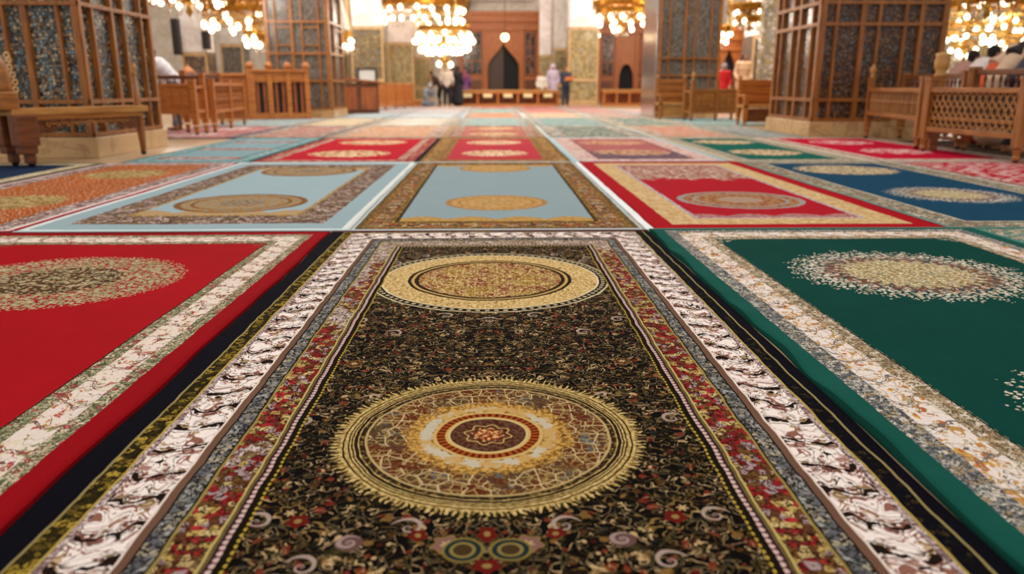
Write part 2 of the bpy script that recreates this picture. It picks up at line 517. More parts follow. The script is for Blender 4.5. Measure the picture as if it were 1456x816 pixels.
def rug_material(name, W, L, bands, field, meds=(), frieze=None, end_k=1.0, end_off=0.0, wob=0.006, sheen=0.0, corner=None, spec=0.02, right_off=0.0, tone=1.0):
    m, b = new_mat(name)
    x, y, z, v = obj_xyz()
    w1 = nz(vec(x, y), 6.0, 2, 0.6); w2 = nz(vec(x + 31.7, y - 4.2), 6.0, 2, 0.6)
    x = x + (w1 - 0.5) * (wob * 2); y = y + (w2 - 0.5) * (wob * 2)
    dx = mn(x + W / 2, (W / 2 + right_off) - x) if right_off else W / 2 - ab(x); dy = (L / 2 - ab(y)) * end_k + end_off
    d = mn(dx, dy); side = lt(dx, dy)
    a = x + (y - x) * side
    p = vec(x, y)
    col = field(a, d, x, y)
    tot = sum(q for q, _ in bands)
    if corner:                                       # small leaf sprays in the corners of the field
        cr = mx(ab(x) - (W / 2 - tot - corner[0]), 0) + mx(ab(y) - (L / 2 - (tot - end_off) / end_k - corner[0]), 0)
        di, h, g, _, _ = vor(p, 40, 1.0)
        col = mixc(gt(cr, corner[0] * 0.98) * lt(di, 0.42), col, corner[1])
    if frieze:                                       # scalloped band at the ends of the field
        h, c1, c2 = frieze
        fy = (L / 2 - ab(y)) - (tot - end_off) / end_k
        sc = ab(sn(x * (PI / 0.34))) * (h * 0.55)
        n = nz(p, 26, 2, 0.6)
        col = mixc(lt(fy, h * 0.45 + sc), col, mixc(ss(n, 0.42, 0.58), c1, c2))
    for (mx0, my0, rx, ry, fn) in meds:
        ux = (x - mx0) * (1 / rx); uy = (y - my0) * (1 / ry)
        r = M('SQRT', ux * ux + uy * uy); th = M('ARCTAN2', uy, ux)
        col = fn(col, r, th, p)
    acc = tot; stack = []
    s0 = 0.0
    for q, st in bands:
        stack.append((s0, s0 + q, st)); s0 += q
    for lo, hi, st in reversed(stack):
        col = mixc(lt(d, hi), col, st(a, d, x, y))
    fib = nz(vec(x * 210, y * 210), 1.0, 2, 0.7)
    put(b.inputs['Base Color'], scalec(col, 0.86 * tone + fib * (0.28 * tone)))
    b.inputs['Roughness'].default_value = 0.9
    b.inputs['Specular IOR Level'].default_value = spec
    b.inputs['Sheen Weight'].default_value = sheen
    b.inputs['Sheen Roughness'].default_value = 0.45
    bump(b, fib + nz(p, 55, 2, 0.6) * 0.8, 0.35, 0.006)
    return m

def rug_edging(o, W, L, side, w, col, thick):
    m = MB(); n = 50
    for k in range(n):
        y0 = -L / 2 + L * k / n; m.box((side * (W / 2 + w / 2) + mnoise.noise(Vector((k * .4, 1, 0))) * .004, y0 + L / n / 2, thick / 2), (w, L / n * 1.01, thick), bev=0.003)
    bmesh.ops.remove_doubles(m.bm, verts=m.bm.verts, dist=0.0005)
    return m.build('edging', plain('edging_yarn', col, 0.9), o)
def rug(label, x0, x1, y0, y1, bands, field, meds=(), group=None, nx=24, ny=48, thick=0.014, fringe=(False, False), fr_col='#d8cfc8', binding=None, edge_amp=0.006, lift=0.0, **kw):
    """one rug: a thick woven slab with slightly uneven edges, fringes or a bound edge as parts"""
    W, L = x1 - x0, y1 - y0
    cx, cy = (x0 + x1) / 2, (y0 + y1) / 2
    bm = bmesh.new()
    top = []
    for j in range(ny + 1):
        row = []
        for i in range(nx + 1):
            u, v = i / nx * 2 - 1, j / ny * 2 - 1
            X, Y = u * W / 2, v * L / 2
            q = Vector(((cx + X) * 2.6, (cy + Y) * 2.6, 0))
            k = max(abs(u) ** 12, abs(v) ** 20)
            dX = mnoise.noise(q + Vector((0, 0, 5))) * edge_amp * k * 1.2
            dY = mnoise.noise(q * 1.7 + Vector((0, 0, 9))) * edge_amp * k * 1.2
            Z = thick + mnoise.noise(q * 0.45) * 0.003 + mnoise.noise(q * 2.2) * 0.0012
            if lift and u < -0.96: Z += lift * (0.5 + 1.3 * mnoise.noise(q * 1.6)); dX += lift * 0.8 * mnoise.noise(q * 0.9 + Vector((3, 0, 0)))
            row.append(bm.verts.new((X + dX, Y + dY, Z)))
        top.append(row)
    for j in range(ny):
        for i in range(nx):
            bm.faces.new((top[j][i], top[j][i + 1], top[j + 1][i + 1], top[j + 1][i]))
    rim = [top[0][i] for i in range(nx + 1)] + [top[j][nx] for j in range(1, ny + 1)] + [top[ny][i] for i in range(nx - 1, -1, -1)] + [top[j][0] for j in range(ny - 1, 0, -1)]
    low = [bm.verts.new((p.co.x, p.co.y, 0.0)) for p in rim]
    n = len(rim)
    for k in range(n):
        bm.faces.new((rim[k], low[k], low[(k + 1) % n], rim[(k + 1) % n]))
    bm.faces.new(low)
    bmesh.ops.recalc_face_normals(bm, faces=bm.faces)
    me = bpy.data.meshes.new('prayer_rug'); bm.to_mesh(me); bm.free()
    for pl in me.polygons: pl.use_smooth = len(pl.vertices) == 4 and pl.normal.z > 0.5
    me.materials.append(rug_material('rug_weave', W, L, bands, field, meds, **kw))
    o = bpy.data.objects.new('prayer_rug', me); COL.objects.link(o)
    o.location = (cx, cy, 0.0)
    tag(o, label, 'rug', group)
    rnd = random.Random(int(cx * 100) + int(cy * 977))
    for e, on in ((-1, fringe[0]), (1, fringe[1])):
        if not on: continue
        fb = MB(); k = 0
        step = 0.011
        X = -W / 2 + 0.01
        while X < W / 2 - 0.01:
            ln = rnd.uniform(0.014, 0.026); sk = rnd.uniform(-0.008, 0.008)
            fb.bar((X, e * (L / 2 - 0.012), thick * 0.95), (X + sk, e * (L / 2 + ln), 0.004), 0.008, 0.005)
            X += step
        fb.build('fringe', plain('fringe_yarn', fr_col, 0.85), o)
    if binding:
        bm_ = plain('binding_yarn', binding, 0.85)
        for e in (-1, 1):
            bd = MB()
            pts = [(-W / 2 + W * t / 60, e * (L / 2 - 0.002) + mnoise.noise(Vector((t * 0.7, e, 3))) * 0.003, thick * 0.75) for t in range(61)]
            bd.tube(pts, 0.010, 8)
            bd.build('end_binding', bm_, o, True)
    return o
# ------------------------------------------------------------------ the setting: floor and the rug rows
K = 0.93                     # metres per unit of the column spacing used below
fl = MB().box((0, 24, -0.05), (64, 60, 0.1)).build('floor', FLOORM)
tag(fl, 'tan marble hall floor under the rugs', 'floor', kind='structure')

Y = [0.30, 4.84, 9.36, 13.84, 18.0, 22.5, 27.0, 31.4, 35.6]     # row limits
gp = 0.012
# ---- near row
white_bt = s_boteh('#ebe0da', ['#d6c3ba', '#8a5e50', '#b8a07c', '#8c744a', '#d0bdb6', '#744a3c', '#a88478'], '#1f1512', 0.125, 0.12, 0.152, 0.80)
black_bands = [
    (0.078, s_plain('#0b0b14', 0.25)),
    (0.007, s_plain('#8d7f52')),
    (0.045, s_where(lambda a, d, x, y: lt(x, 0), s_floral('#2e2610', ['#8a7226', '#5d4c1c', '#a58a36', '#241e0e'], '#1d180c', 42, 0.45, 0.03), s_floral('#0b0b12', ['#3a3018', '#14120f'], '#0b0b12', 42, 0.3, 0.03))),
    (0.007, s_plain('#a8924c')),
    (0.017, s_floral('#b7a3a2', ['#d6c8c4', '#8c7474'], '#54403c', 60, 0.4, 0.05)),
    (0.122, white_bt),
    (0.006, s_plain('#d9cbc0')),
    (0.020, s_plain('#6a4d3e', 0.25)),
    (0.005, s_plain('#14110f')),
    (0.040, s_floral('#6d6c6a', ['#9a9a98', '#86827a', '#5a5c62', '#a39a84'], '#25211e', 44, 0.55, 0.05)),
    (0.005, s_plain('#14110f')),
    (0.007, s_plain('#8e7c44')),
    (0.086, s_where(lambda a, d, x, y: mx(gt(y, 1.66), lt(x, 0) * gt(nz(vec(x, y), 3.2, 2, 0.6) + y * 0.10, 0.56)), s_floral('#a8958c', ['#c4b4ae', '#8c6a52', '#b5a48c', '#7a6440', '#cfc2bc'], '#4c3626', 46, 0.55, 0.045), s_floral('#5c3a26', ['#8e1f22', '#b49a58', '#a22c2e', '#c6b078', '#6a4a26', '#7a1c22', '#a08a8a'], '#2a140e', 46, 0.62, 0.04))),  # beige at the far end; pale patches on the left paint in glare
    (0.011, s_stripes([(0.004, '#2a2210'), (0.007, '#b3a060')])),
    (0.019, s_bead('#c9aaa6', '#3a2622', 0.020, 0.462, 0.019, 0.15)),
    (0.006, s_plain('#171006')),
    (0.015, s_bead('#b2983a', '#1a140a', 0.021, 0.487, 0.015, 0.11)),
]
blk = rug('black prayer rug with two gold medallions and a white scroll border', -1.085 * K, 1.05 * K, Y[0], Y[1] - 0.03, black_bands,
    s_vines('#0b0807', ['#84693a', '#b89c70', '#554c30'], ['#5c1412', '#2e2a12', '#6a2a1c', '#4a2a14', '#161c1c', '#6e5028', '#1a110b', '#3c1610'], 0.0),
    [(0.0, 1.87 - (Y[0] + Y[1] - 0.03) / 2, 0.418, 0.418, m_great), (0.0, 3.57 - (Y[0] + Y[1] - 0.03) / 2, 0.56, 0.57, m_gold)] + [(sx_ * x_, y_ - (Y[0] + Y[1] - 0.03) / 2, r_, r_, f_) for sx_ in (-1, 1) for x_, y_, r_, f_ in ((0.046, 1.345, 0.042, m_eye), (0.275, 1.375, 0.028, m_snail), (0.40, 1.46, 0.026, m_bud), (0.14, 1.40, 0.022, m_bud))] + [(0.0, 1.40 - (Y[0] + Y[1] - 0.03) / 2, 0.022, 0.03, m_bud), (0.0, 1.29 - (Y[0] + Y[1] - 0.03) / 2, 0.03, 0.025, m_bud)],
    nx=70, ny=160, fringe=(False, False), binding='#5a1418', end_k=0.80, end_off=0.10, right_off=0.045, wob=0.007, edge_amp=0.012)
red_bands = [
    (0.085, s_plain('#8c0d16', 0.12)),
    (0.050, s_floral('#b9ac90', ['#8f9272', '#6f7a58', '#cdbfa6', '#a0404a', '#7d7c60'], '#4a4632', 52, 0.55, 0.05)),
    (0.105, s_boteh('#dccfc6', ['#b0574e', '#d6c9b4', '#8f8f6a', '#a33a44', '#b58a54', '#d9ccc0'], '#6a4a42', 0.15, 0.105, 0.135, 1.05)),
    (0.050, s_floral('#a9a184', ['#8f9272', '#7a8460', '#cdbfa6', '#a0404a', '#6d7250'], '#4a4632', 52, 0.55, 0.05)),
    (0.006, s_plain('#3a0a0c')),
]
rug('plain red prayer rug with a pale floral border and green-gold speckled medallion', -3.36 * K, -1.10 * K, Y[0], Y[1] - 0.03, red_bands, s_plain('#9c121a', 0.14),
    [(0.02, 3.60 - (Y[0] + Y[1]) / 2, 0.575, 0.52, m_speck('#84845c', '#b3a684', '#8a3238', None, 56, '#4c3826')),
     (0.02, 1.75 - (Y[0] + Y[1]) / 2, 0.575, 0.52, m_speck('#84845c', '#b3a684', '#8a3238', None, 56, '#4c3826'))],
    nx=60, ny=140, end_k=0.75, end_off=0.02, corner=(0.10, '#7a4636'), edge_amp=0.010, binding='#6a1018')
green_bands = [
    (0.082, s_plain('#164f46', 0.2)),
    (0.070, s_floral('#8d8c88', ['#b9b4a8', '#6f7274', '#a39070', '#c9c0b2', '#5c6064'], '#3f4042', 50, 0.6, 0.05)),
    (0.110, s_boteh('#ddd3cc', ['#d9cfc8', '#b58a4e', '#a9a08c', '#e0d8d2', '#c59a4a', '#b05a32', '#9c8e6c'], '#6c625c', 0.17, 0.11, 0.152, 1.05)),
    (0.066, s_floral('#b8a688', ['#c9bca6', '#94846a', '#a9906a', '#d4cabb', '#80725c'], '#5a4a3a', 50, 0.6, 0.045)),
    (0.006, s_plain('#1c2a24')),
]
rug('deep green prayer rug with a cream flower medallion and pale scroll border', 1.066 * K, 3.29 * K, Y[0], Y[1] - 0.01, green_bands, s_plain('#0b3d36', 0.16),
    [(0.0, 3.62 - (Y[0] + Y[1]) / 2, 0.57, 0.52, m_snow), (0.0, 1.87 - (Y[0] + Y[1]) / 2, 0.57, 0.52, m_snow)],
    nx=60, ny=140, end_k=0.85, end_off=0.04, corner=(0.12, '#8d8a74'), edge_amp=0.014, lift=0.012, binding='#2b6e60', thick=0.018)
NB = lambda c1, c2, c3, dk, w=0.24: [(0.03, s_plain(c1)), (w, s_floral(c2, [c1, c3, dk, c1], dk, 26, 0.5, 0.04)), (0.012, s_plain(dk))]
rug('grey-green bordered rug at the right end of the near row', 3.31 * K, 5.4 * K, Y[0], Y[1] - 0.01, NB('#3f7f74', '#b7ac98', '#8f8a78', '#5a5448'), s_plain('#2c4a52'), nx=16, ny=30)
# ---- second row
C2 = [-7.0, -4.93, -3.24, -0.985, 1.04, 3.17, 5.12, 7.3]
def xr(i, j=None): return C2[i] * K + gp / 2, C2[(i + 1) if j is None else j] * K - gp / 2
def row(k): return Y[k] + gp / 2 + 0.008, Y[k + 1] - gp / 2
def mids(k): return (Y[k] + Y[k + 1]) / 2
r = row(1)
mk = lambda fn, rx, ry, a=1.05, b=-0.95, x=0.0: [(x, a, rx, ry, fn), (x, b, rx, ry, fn)]
rug('navy rug with a green and pale edge under the foremost bench beside the mosaic pillar', *xr(0), *r, [(0.06, s_plain('#24543f')), (0.16, s_floral('#c9b89c', ['#b79c70', '#d9ccb8'], '#8c7454', 24)), (0.03, s_plain('#2f5a48'))], s_plain('#23304a'), nx=16, ny=40)
rug('rusty orange prayer rug flecked with white, second row', *xr(1), *r,
    [(0.035, s_plain('#a3202c')), (0.03, s_plain('#d9cfcc')), (0.17, s_floral('#a99a98', ['#d6cbc8', '#7d6660', '#c4b4ac', '#8f5a4a'], '#5e4640', 20, 0.55, 0.05))],
    lambda a, d, x, y: mixc(lt(vor(vec(x, y), 26, 1.0)[0], 0.16), s_plain('#9c5018', 0.3)(a, d, x, y), '#e0cfbe'),
    mk(m_speck('#8a7a44', '#b9a878', '#6a4a20', None, 30), 0.42, 0.42), nx=24, ny=60, edge_amp=0.01)
rug('light blue prayer rug with two brown-gold medallions and a brown border, left of the aisle', *xr(2), *r,
    [(0.05, s_plain('#d5dcda')), (0.15, s_plain('#8fa5ad', 0.05)), (0.24, s_floral('#7f6a5c', ['#a8928a', '#5f4a3c', '#c3b0a6', '#8f7448', '#6d5048'], '#4a382e', 24, 0.55, 0.045)), (0.03, s_floral('#96764a', ['#c2a468'], '#5a4424', 40))],
    s_plain('#92a8b0', 0.05), mk(m_disc('#9c6f34', '#8c8a78', '#7a5230'), 0.50, 0.50, 1.3, -1.02), frieze=(0.22, '#b08a4c', '#9c8f7c'), nx=40, ny=80, edge_amp=0.01, end_k=0.75, fringe=(True, False), fr_col='#cfdadb', binding='#a9c3c9')
rug('grey-blue prayer rug in a broad brown-gold border, right behind the black rug', *xr(3), *r,
    [(0.02, s_plain('#b9c8cc')), (0.035, s_floral('#6e5a32', ['#8a7440', '#4c3c20'], '#3a2c16', 40)), (0.05, s_floral('#86683c', ['#a8843f', '#5c4626', '#9c4a2c'], '#3d2c18', 34)), (0.11, s_floral('#7c5c3c', ['#a64e36', '#b98e50', '#8f7a60', '#c0ac88', '#5a3a26'], '#3c2818', 26, 0.6, 0.04)), (0.035, s_floral('#8d6a34', ['#b08c4a', '#5a4220'], '#3d2c18', 40)), (0.025, s_plain('#3c2c1a'))],
    s_plain('#84979e', 0.05), mk(m_disc('#a87a3e', '#b99a68', '#9a7440'), 0.40, 0.40, 1.55, -1.05), frieze=(0.20, '#b8914e', '#9c7a44'), nx=40, ny=80, edge_amp=0.012, end_k=0.85, fringe=(True, False), fr_col='#d8dcde', binding='#b9c9ce')
red2 = lambda a, d, x, y: mixc(gt(y + nz(vec(x, y), 5, 2, .6) * 0.6, 0.75) * lt(ab(x), 0.60), s_plain('#a01624', 0.1)(a, d, x, y), s_floral('#a07a66', ['#c4ab9c', '#8f5a48', '#d9cbc0', '#8c2a2c'], '#7a4a3c', 30, 0.55, 0.03)(a, d, x, y))
rr2 = rug('red prayer rug inside a wide beige band and red edge, right of the aisle', xr(4)[0] + 0.062, xr(4)[1], *r,
    [(0.15, s_plain('#9c101c', 0.06)), (0.21, s_floral('#c4a678', ['#d4bb90', '#b08f5c', '#c9ad80'], '#a5875a', 34, 0.5, 0.03)), (0.03, s_floral('#b7aab4', ['#8c7c8a', '#d6cbd0'], '#6c5c64', 40))],
    red2, [(0.0, -0.95, 0.50, 0.48, m_disc('#7c4028', '#a88058', '#8f8a86'))], frieze=(0.16, '#8f5c58', '#b0787a'), nx=40, ny=80, edge_amp=0.01, end_k=0.9, binding='#8c0f18')
rug_edging(rr2, xr(4)[1] - xr(4)[0] - 0.062, r[1] - r[0], -1, 0.055, '#d9dee2', 0.013)['label'] = 'white edging along one side'
rug('navy blue prayer rug with two pale gold medallions, second row', *xr(5), *r,
    [(0.03, s_plain('#6c8a84')), (0.20, s_floral('#8d8672', ['#b7aa90', '#6e7466', '#c9bca4', '#94705c'], '#4c4a40', 24, 0.55, 0.045)), (0.02, s_plain('#b7ae9c'))],
    s_plain('#173f58', 0.12), [(0, 1.3, 0.55, 0.5, m_speck('#b09a78', '#c9b692', '#8c7a5c', None, 26)), (0, -0.7, 0.50, 0.5, m_snow)], nx=30, ny=60)
rug('crimson rug streaked with white flowers beside the carved bench', *xr(6), *r,
    [(0.03, s_plain('#c9bfb2')), (0.12, s_floral('#8f7468', ['#c9bcb0', '#a03038'], '#5a3a34', 22))],
    lambda a, d, x, y: mixc(lt(vor(vec(x * 6, y * 16), 1.0, 1.0)[0], 0.34), s_plain('#a3142a', 0.15)(a, d, x, y), '#c9b0ac'), nx=20, ny=40)
rug('dark brown-grey rug under the bowing people behind the nearest carved bench', 7.3 * K + 0.02, 9.3, r[0], r[1], NB('#4a3c34', '#6a584a', '#3a3030', '#241c1a'), s_plain('#3c3230', 0.2), nx=10, ny=20)
rug('dull brown striped rug behind the raised panel bench', 7.3 * K + 0.02, 9.3, Y[2] + 0.02, 13.02, NB('#5a4a3c', '#7a6856', '#3a3030', '#2c2420'), s_plain('#4a3c36', 0.2), nx=10, ny=20)
# ---- third row
C3 = [-7.1, -4.95, -3.18, -0.97, 1.02, 3.12, 4.94, 7.2]
C2[:] = C3
ROW3 = True
r = row(2)
strips = lambda c, cs: (lambda a, d, x, y: mixc(lt(ab(sn(y * 2.2 + 0.4)), 0.34), s_plain(c, 0.15)(a, d, x, y), s_floral(cs, ['#c9bfb6', c], cs, 14)(a, d, x, y)))
rug('turquoise rug with rusty stripes by the foot of the big mosaic pillar', C2[1] * K + 0.16, xr(1)[1], r[0], r[1],
    [(0.05, s_plain('#5a8488')), (0.16, s_floral('#7fa2a4', ['#b5cdcf', '#5a8488', '#9cb6b4'], '#3f6468', 18, 0.5)), (0.03, s_plain('#3f5c64'))], strips('#7c9aa2', '#9c5448'), nx=20, ny=40)
gold_red = [(0.05, s_plain('#2a1c26')), (0.13, s_floral('#a83a3c', ['#c9a88c', '#8c1c26', '#b06a58'], '#5a1c20', 18, 0.55)), (0.10, s_floral('#c2a494', ['#a8303a', '#d9c9bc', '#8c6a54'], '#7a4a40', 18, 0.55))]
rug('scarlet prayer rug with two cream medallions and dark outer edge, left of the aisle', *xr(2), *r, gold_red, s_plain('#b01c2c', 0.06),
    mk(m_speck('#c9ac84', '#dcc8a4', '#a88a60', None, 14), 0.55, 0.55, 1.15, -1.0), nx=24, ny=40)
rug('faded red prayer rug in a brown-gold border, third on the aisle', *xr(3), *r,
    [(0.04, s_floral('#8a6a40', ['#b08a4c', '#5a4226'], '#4a3820', 26)), (0.16, s_floral('#9a7444', ['#a86a3c', '#c2a068', '#6a4c2c'], '#5a4024', 22, 0.6)), (0.12, s_floral('#86683e', ['#b58e50', '#9c5c3c'], '#4c3820', 22))], s_plain('#ad3640', 0.08),
    mk(m_speck('#cfb28c', '#e0cdb0', '#b08860', None, 16), 0.46, 0.5, 1.1, -0.95), nx=24, ny=40)
rug('dusky pink prayer rug with brown medallions and pale pink border, third row', *xr(4), *r,
    [(0.10, s_plain('#a8bcc0')), (0.26, s_floral('#c9a9a2', ['#d9c2bc', '#b08880', '#e0d0c8'], '#9a736c', 18, 0.5)), (0.03, s_plain('#7a4a4c'))],
    lambda a, d, x, y: mixc(lt(y, -0.7), s_plain('#a05c5c', 0.2)(a, d, x, y), s_floral('#6a5464', ['#8c6c6c', '#4c4454'], '#4a3c48', 16)(a, d, x, y)),
    mk(m_speck('#b98a68', '#c9a084', '#9a6a4c', None, 14), 0.55, 0.5, 1.0, -0.85), nx=24, ny=40)
rug('dark green prayer rug with two pink-beige medallions, third row', *xr(5), *r,
    [(0.08, s_plain('#b8ac94')), (0.20, s_floral('#9c9280', ['#c2b49c', '#7a7c68', '#b7a89c'], '#6a6454', 18))], s_plain('#11574c', 0.1),
    mk(m_speck('#c2a684', '#cfb898', '#a8845c', None, 14), 0.5, 0.5, 1.1, -0.9), nx=20, ny=36)
rug('crimson prayer rug in a pale border in front of the right mosaic pillar', *xr(6), *r,
    [(0.06, s_plain('#c9bcae')), (0.20, s_floral('#b8a494', ['#c9bcb0', '#a8303c', '#8c7868'], '#7a5a50', 16)), (0.03, s_plain('#e0d4cc'))], s_plain('#b01432', 0.08),
    mk(m_speck('#d9b8b4', '#c9888c', '#b8505c', None, 10), 0.5, 0.5, 1.0, -0.8), nx=20, ny=36)
# ---- rows further off
def far(k, i, label, c_edge, c_band, c_field, med=None, cols=C3, bw=0.24, y0=None, x1=None):
    bands = [(0.07, s_plain(c_edge)), (bw, s_floral(c_band, [c_edge, c_field, '#dcd4cc', '#6c5c54', c_band], '#7a6a60', 11, 0.55, 0.04))]
    meds = mk(m_speck(med, med, c_band, None, 10), 0.5, 0.55, 1.0, -0.95) if med else ()
    return rug(label, cols[i] * K + gp / 2, x1 or cols[i + 1] * K - gp / 2, y0 or Y[k] + gp, Y[k + 1] - gp / 2, bands, s_floral(c_field, [c_field, c_band, '#d4ccc2', c_edge, '#7a6860'], c_band, 8, 0.34, 0.035), meds, nx=10, ny=16, sheen=0.12, spec=0.10, tone=0.86)
far(3, 0, 'pink and navy rug between the wooden benches, left side', '#3c4a5c', '#b85c5c', '#b0686a', '#d9c9c4')
far(3, 1, 'brick-pink rug with grey edge, fourth row, left', '#5c6470', '#9c8474', '#a8685c', None)
far(3, 2, 'peach orange rug with pale pink border, fourth row beside the aisle', '#b89c84', '#c9a894', '#bf8450', None)
far(3, 3, 'red rug with a cream medallion and tan border, fourth on the aisle', '#b08c5c', '#9c7048', '#ad2c38', '#d9b884')
far(3, 4, 'teal green rug in a broad cream border, fourth row', '#c4d2d2', '#a89880', '#245a52', None, bw=0.34)
far(3, 5, 'salmon orange rug in a beige border, fourth row', '#bdb49c', '#b5a48c', '#c06a4a', None)
far(3, 6, 'pale grey-blue rug in front of the low wooden seats, right', '#6c8486', '#98948a', '#7c9090', None, x1=5.66)
far(4, 0, 'pale blue rug by the wooden arcade screen, left', '#8ca4aa', '#a4a4a0', '#7c98a2', None)
far(4, 1, 'beige rug with olive edge, fifth row, left', '#7a6c58', '#b8a88c', '#c4ae8c', None)
far(4, 2, 'cream and silver rug, fifth row beside the aisle', '#a8a494', '#b8b0a0', '#bfb5a4', '#d9d4cc')
far(4, 3, 'pale turquoise rug, fifth on the aisle', '#a89c84', '#94a8a4', '#7d9a98', None)
far(4, 4, 'aqua and white rug, fifth row right of the aisle', '#a8a898', '#98a8a4', '#5a8684', None)
far(4, 5, 'dark teal rug in a sandy border, fifth row', '#b8a88c', '#b8b09c', '#27645f', None)
far(4, 6, 'light turquoise rug by the wooden armchair', '#a8a494', '#90a8a4', '#6c9090', None)
far(5, 1, 'blue-grey rug under the dark cabinet, sixth row', '#8ca8b4', '#a8b4b8', '#9cb0b8', None)
far(5, 2, 'silver-blue rug, sixth row beside the aisle', '#a4b8c4', '#a8b0b4', '#b0b4b8', None)
far(5, 3, 'orange rug with a red corner, sixth on the aisle', '#c9d0d4', '#b88468', '#c47a4c', None)
far(5, 4, 'sandy orange rug with a white edge, sixth row', '#d4d4d0', '#b8a48c', '#bf9c78', None)
far(5, 5, 'rose and grey rug, sixth row on the right', '#c2b4ac', '#a89c94', '#b08478', None)
far(5, 6, 'bluish white rug beyond the marble-edged pillar', '#a8b4bc', '#b4b4b4', '#a0b0b8', None, y0=25.1)
far(6, 1, 'grey-mauve rug at the far left of the seventh row', '#a8a4ac', '#b0a4a4', '#a39ca4', None)
far(6, 2, 'pale lilac-grey rug, seventh row beside the aisle', '#b4b4bc', '#a8a4ac', '#b3a8a8', None)
far(6, 3, 'sea green rug in a pale border, seventh on the aisle', '#b4a89c', '#a8b4ac', '#5e948a', None)
far(6, 4, 'red and grey rug, seventh row right of the aisle', '#a89c94', '#b47a70', '#b8574c', None)
far(6, 5, 'faded salmon rug, seventh row right', '#b0a49c', '#b48c84', '#b4776c', None)
far(6, 6, 'pale pink rug, last but one on the right', '#b4b4b4', '#b8a09c', '#bf9690', None)
far(7, 1, 'grey rug before the far carved railing', '#a49c9c', '#a89890', '#a08c88', None)
far(7, 2, 'rosy grey rug by the visitors, last row', '#a89c9c', '#b09890', '#a88c84', None)
far(7, 3, 'brick red rug right in front of the long table', '#a08c84', '#b07468', '#a8584c', None)
far(7, 4, 'dark red rug at the right end of the long table', '#8c8480', '#a05c54', '#a03c3c', None)
far(7, 5, 'wine red rug before the right-hand portal', '#a0948c', '#a8847c', '#a85048', None)
# ------------------------------------------------------------------ mosaic pillars in wooden frames
def pillar(label, x0, x1, y0, y1, H=7.0, levels=(0.26, 0.67, 1.85, 2.6, 4.2, 5.6, 7.0), front=9, sidebays=5, cross=False, mos=None, plinth=True, marble_edge=None, wd=None, slim=1.0):
    """square pillar: marble plinth, mosaic panels between wooden stiles and rails"""
    mos = mos or MOSB; wd = wd or WOODV
    W, D = x1 - x0, y1 - y0
    t = thing('mosaic_pillar', label, 'pillar', ((x0 + x1) / 2, (y0 + y1) / 2, 0), kind='structure')
    MB().box((0, 0, H / 2), (W - 0.10, D - 0.10, H)).build('core', mos, t)
    z0 = levels[0]
    if plinth:
        MB().box((0, 0, z0 / 2), (W + 0.10, D + 0.10, z0), bev=0.015).build('plinth', STONE, t)
    fr = MB()
    sw = 0.06 * slim
    def face(L, n, place):
        # stiles with alternating wide and narrow bays
        ws = [1.0 if k % 2 else 0.62 for k in range(n)]
        tot = sum(ws); xs = [0]; 
        for q in ws: xs.append(xs[-1] + q / tot)
        for k, q in enumerate(xs):
            wdt = sw * (2.0 if k in (0, n) else (1.7 if k % 3 == 2 else 1.0))
            u = -L / 2 + q * L
            u = max(-L / 2 + wdt / 2, min(L / 2 - wdt / 2, u))
            place(u, (z0 + H) / 2, wdt, H - z0, 0.07)
        for z in levels:
            place(0, z + 0.035, L, 0.075 * slim, 0.085)
        # small cross rails inside the wide bays
        for k in range(n):
            if k % 2 == 0 or not cross: continue
            c = -L / 2 + (xs[k] + xs[k + 1]) / 2 * L; bw_ = (xs[k + 1] - xs[k]) * L
            for za, zb in zip(levels, levels[1:]):
                if zb - za > 0.8:
                    place(c, za + (zb - za) * 0.30, bw_, 0.035, 0.06)
                    place(c, za + (zb - za) * 0.86, bw_, 0.035, 0.06)
    face(W, front, lambda u, z, w_, h, dp: fr.box((u, -D / 2 + 0.02, z), (w_, dp, h)))
    face(W, front, lambda u, z, w_, h, dp: fr.box((u, D / 2 - 0.02, z), (w_, dp, h)))
    face(D, sidebays, lambda u, z, w_, h, dp: fr.box((-W / 2 + 0.02, u, z), (dp, w_, h)))
    face(D, sidebays, lambda u, z, w_, h, dp: fr.box((W / 2 - 0.02, u, z), (dp, w_, h)))
    fr.build('wood_frame', wd, t)
    if marble_edge:
        e = MB()
        for sx in marble_edge:
            e.box((sx * (W / 2 + 0.03), 0, H / 2), (0.10, D + 0.02, H), bev=0.01)
        e.build('marble_edge', CHROME, t)
    return t
pillar('big blue mosaic pillar in wooden framing behind the foremost left bench', -7.35, -5.10, 10.2, 12.3, front=7, sidebays=5, slim=0.66)
MOSR = mosaic('brown_mosaic', ['#6a4228', '#7a5438', '#5a4438', '#7c6a58', '#66747c', '#96683a', '#4a2e1c', '#845430'], 24, 0.12)
pillar('dark carved mosaic pillar on a tan plinth behind the right benches', 5.78, 8.05, 14.2, 16.4, mos=MOSR, levels=(0.27, 0.62, 1.92, 2.28, 3.2, 4.6, 7.0), front=6, sidebays=5, slim=0.8)
pillar('blue panelled mosaic pillar behind the wooden arcade screen', -6.35, -4.58, 22.9, 24.9, mos=MOSG, levels=(0.22, 1.0, 1.75, 2.6, 3.4, 4.4, 5.6, 7.0), front=5, sidebays=2, wd=WOOD, slim=0.8, cross=True)
pillar('grey mosaic pillar with a bright silver edge behind the wooden armchair', 4.75, 6.5, 22.9, 24.9, mos=MOSG, levels=(0.22, 1.15, 1.62, 3.4, 5.0, 7.0), front=5, sidebays=2, marble_edge=(-1,), wd=WOOD, slim=0.6)

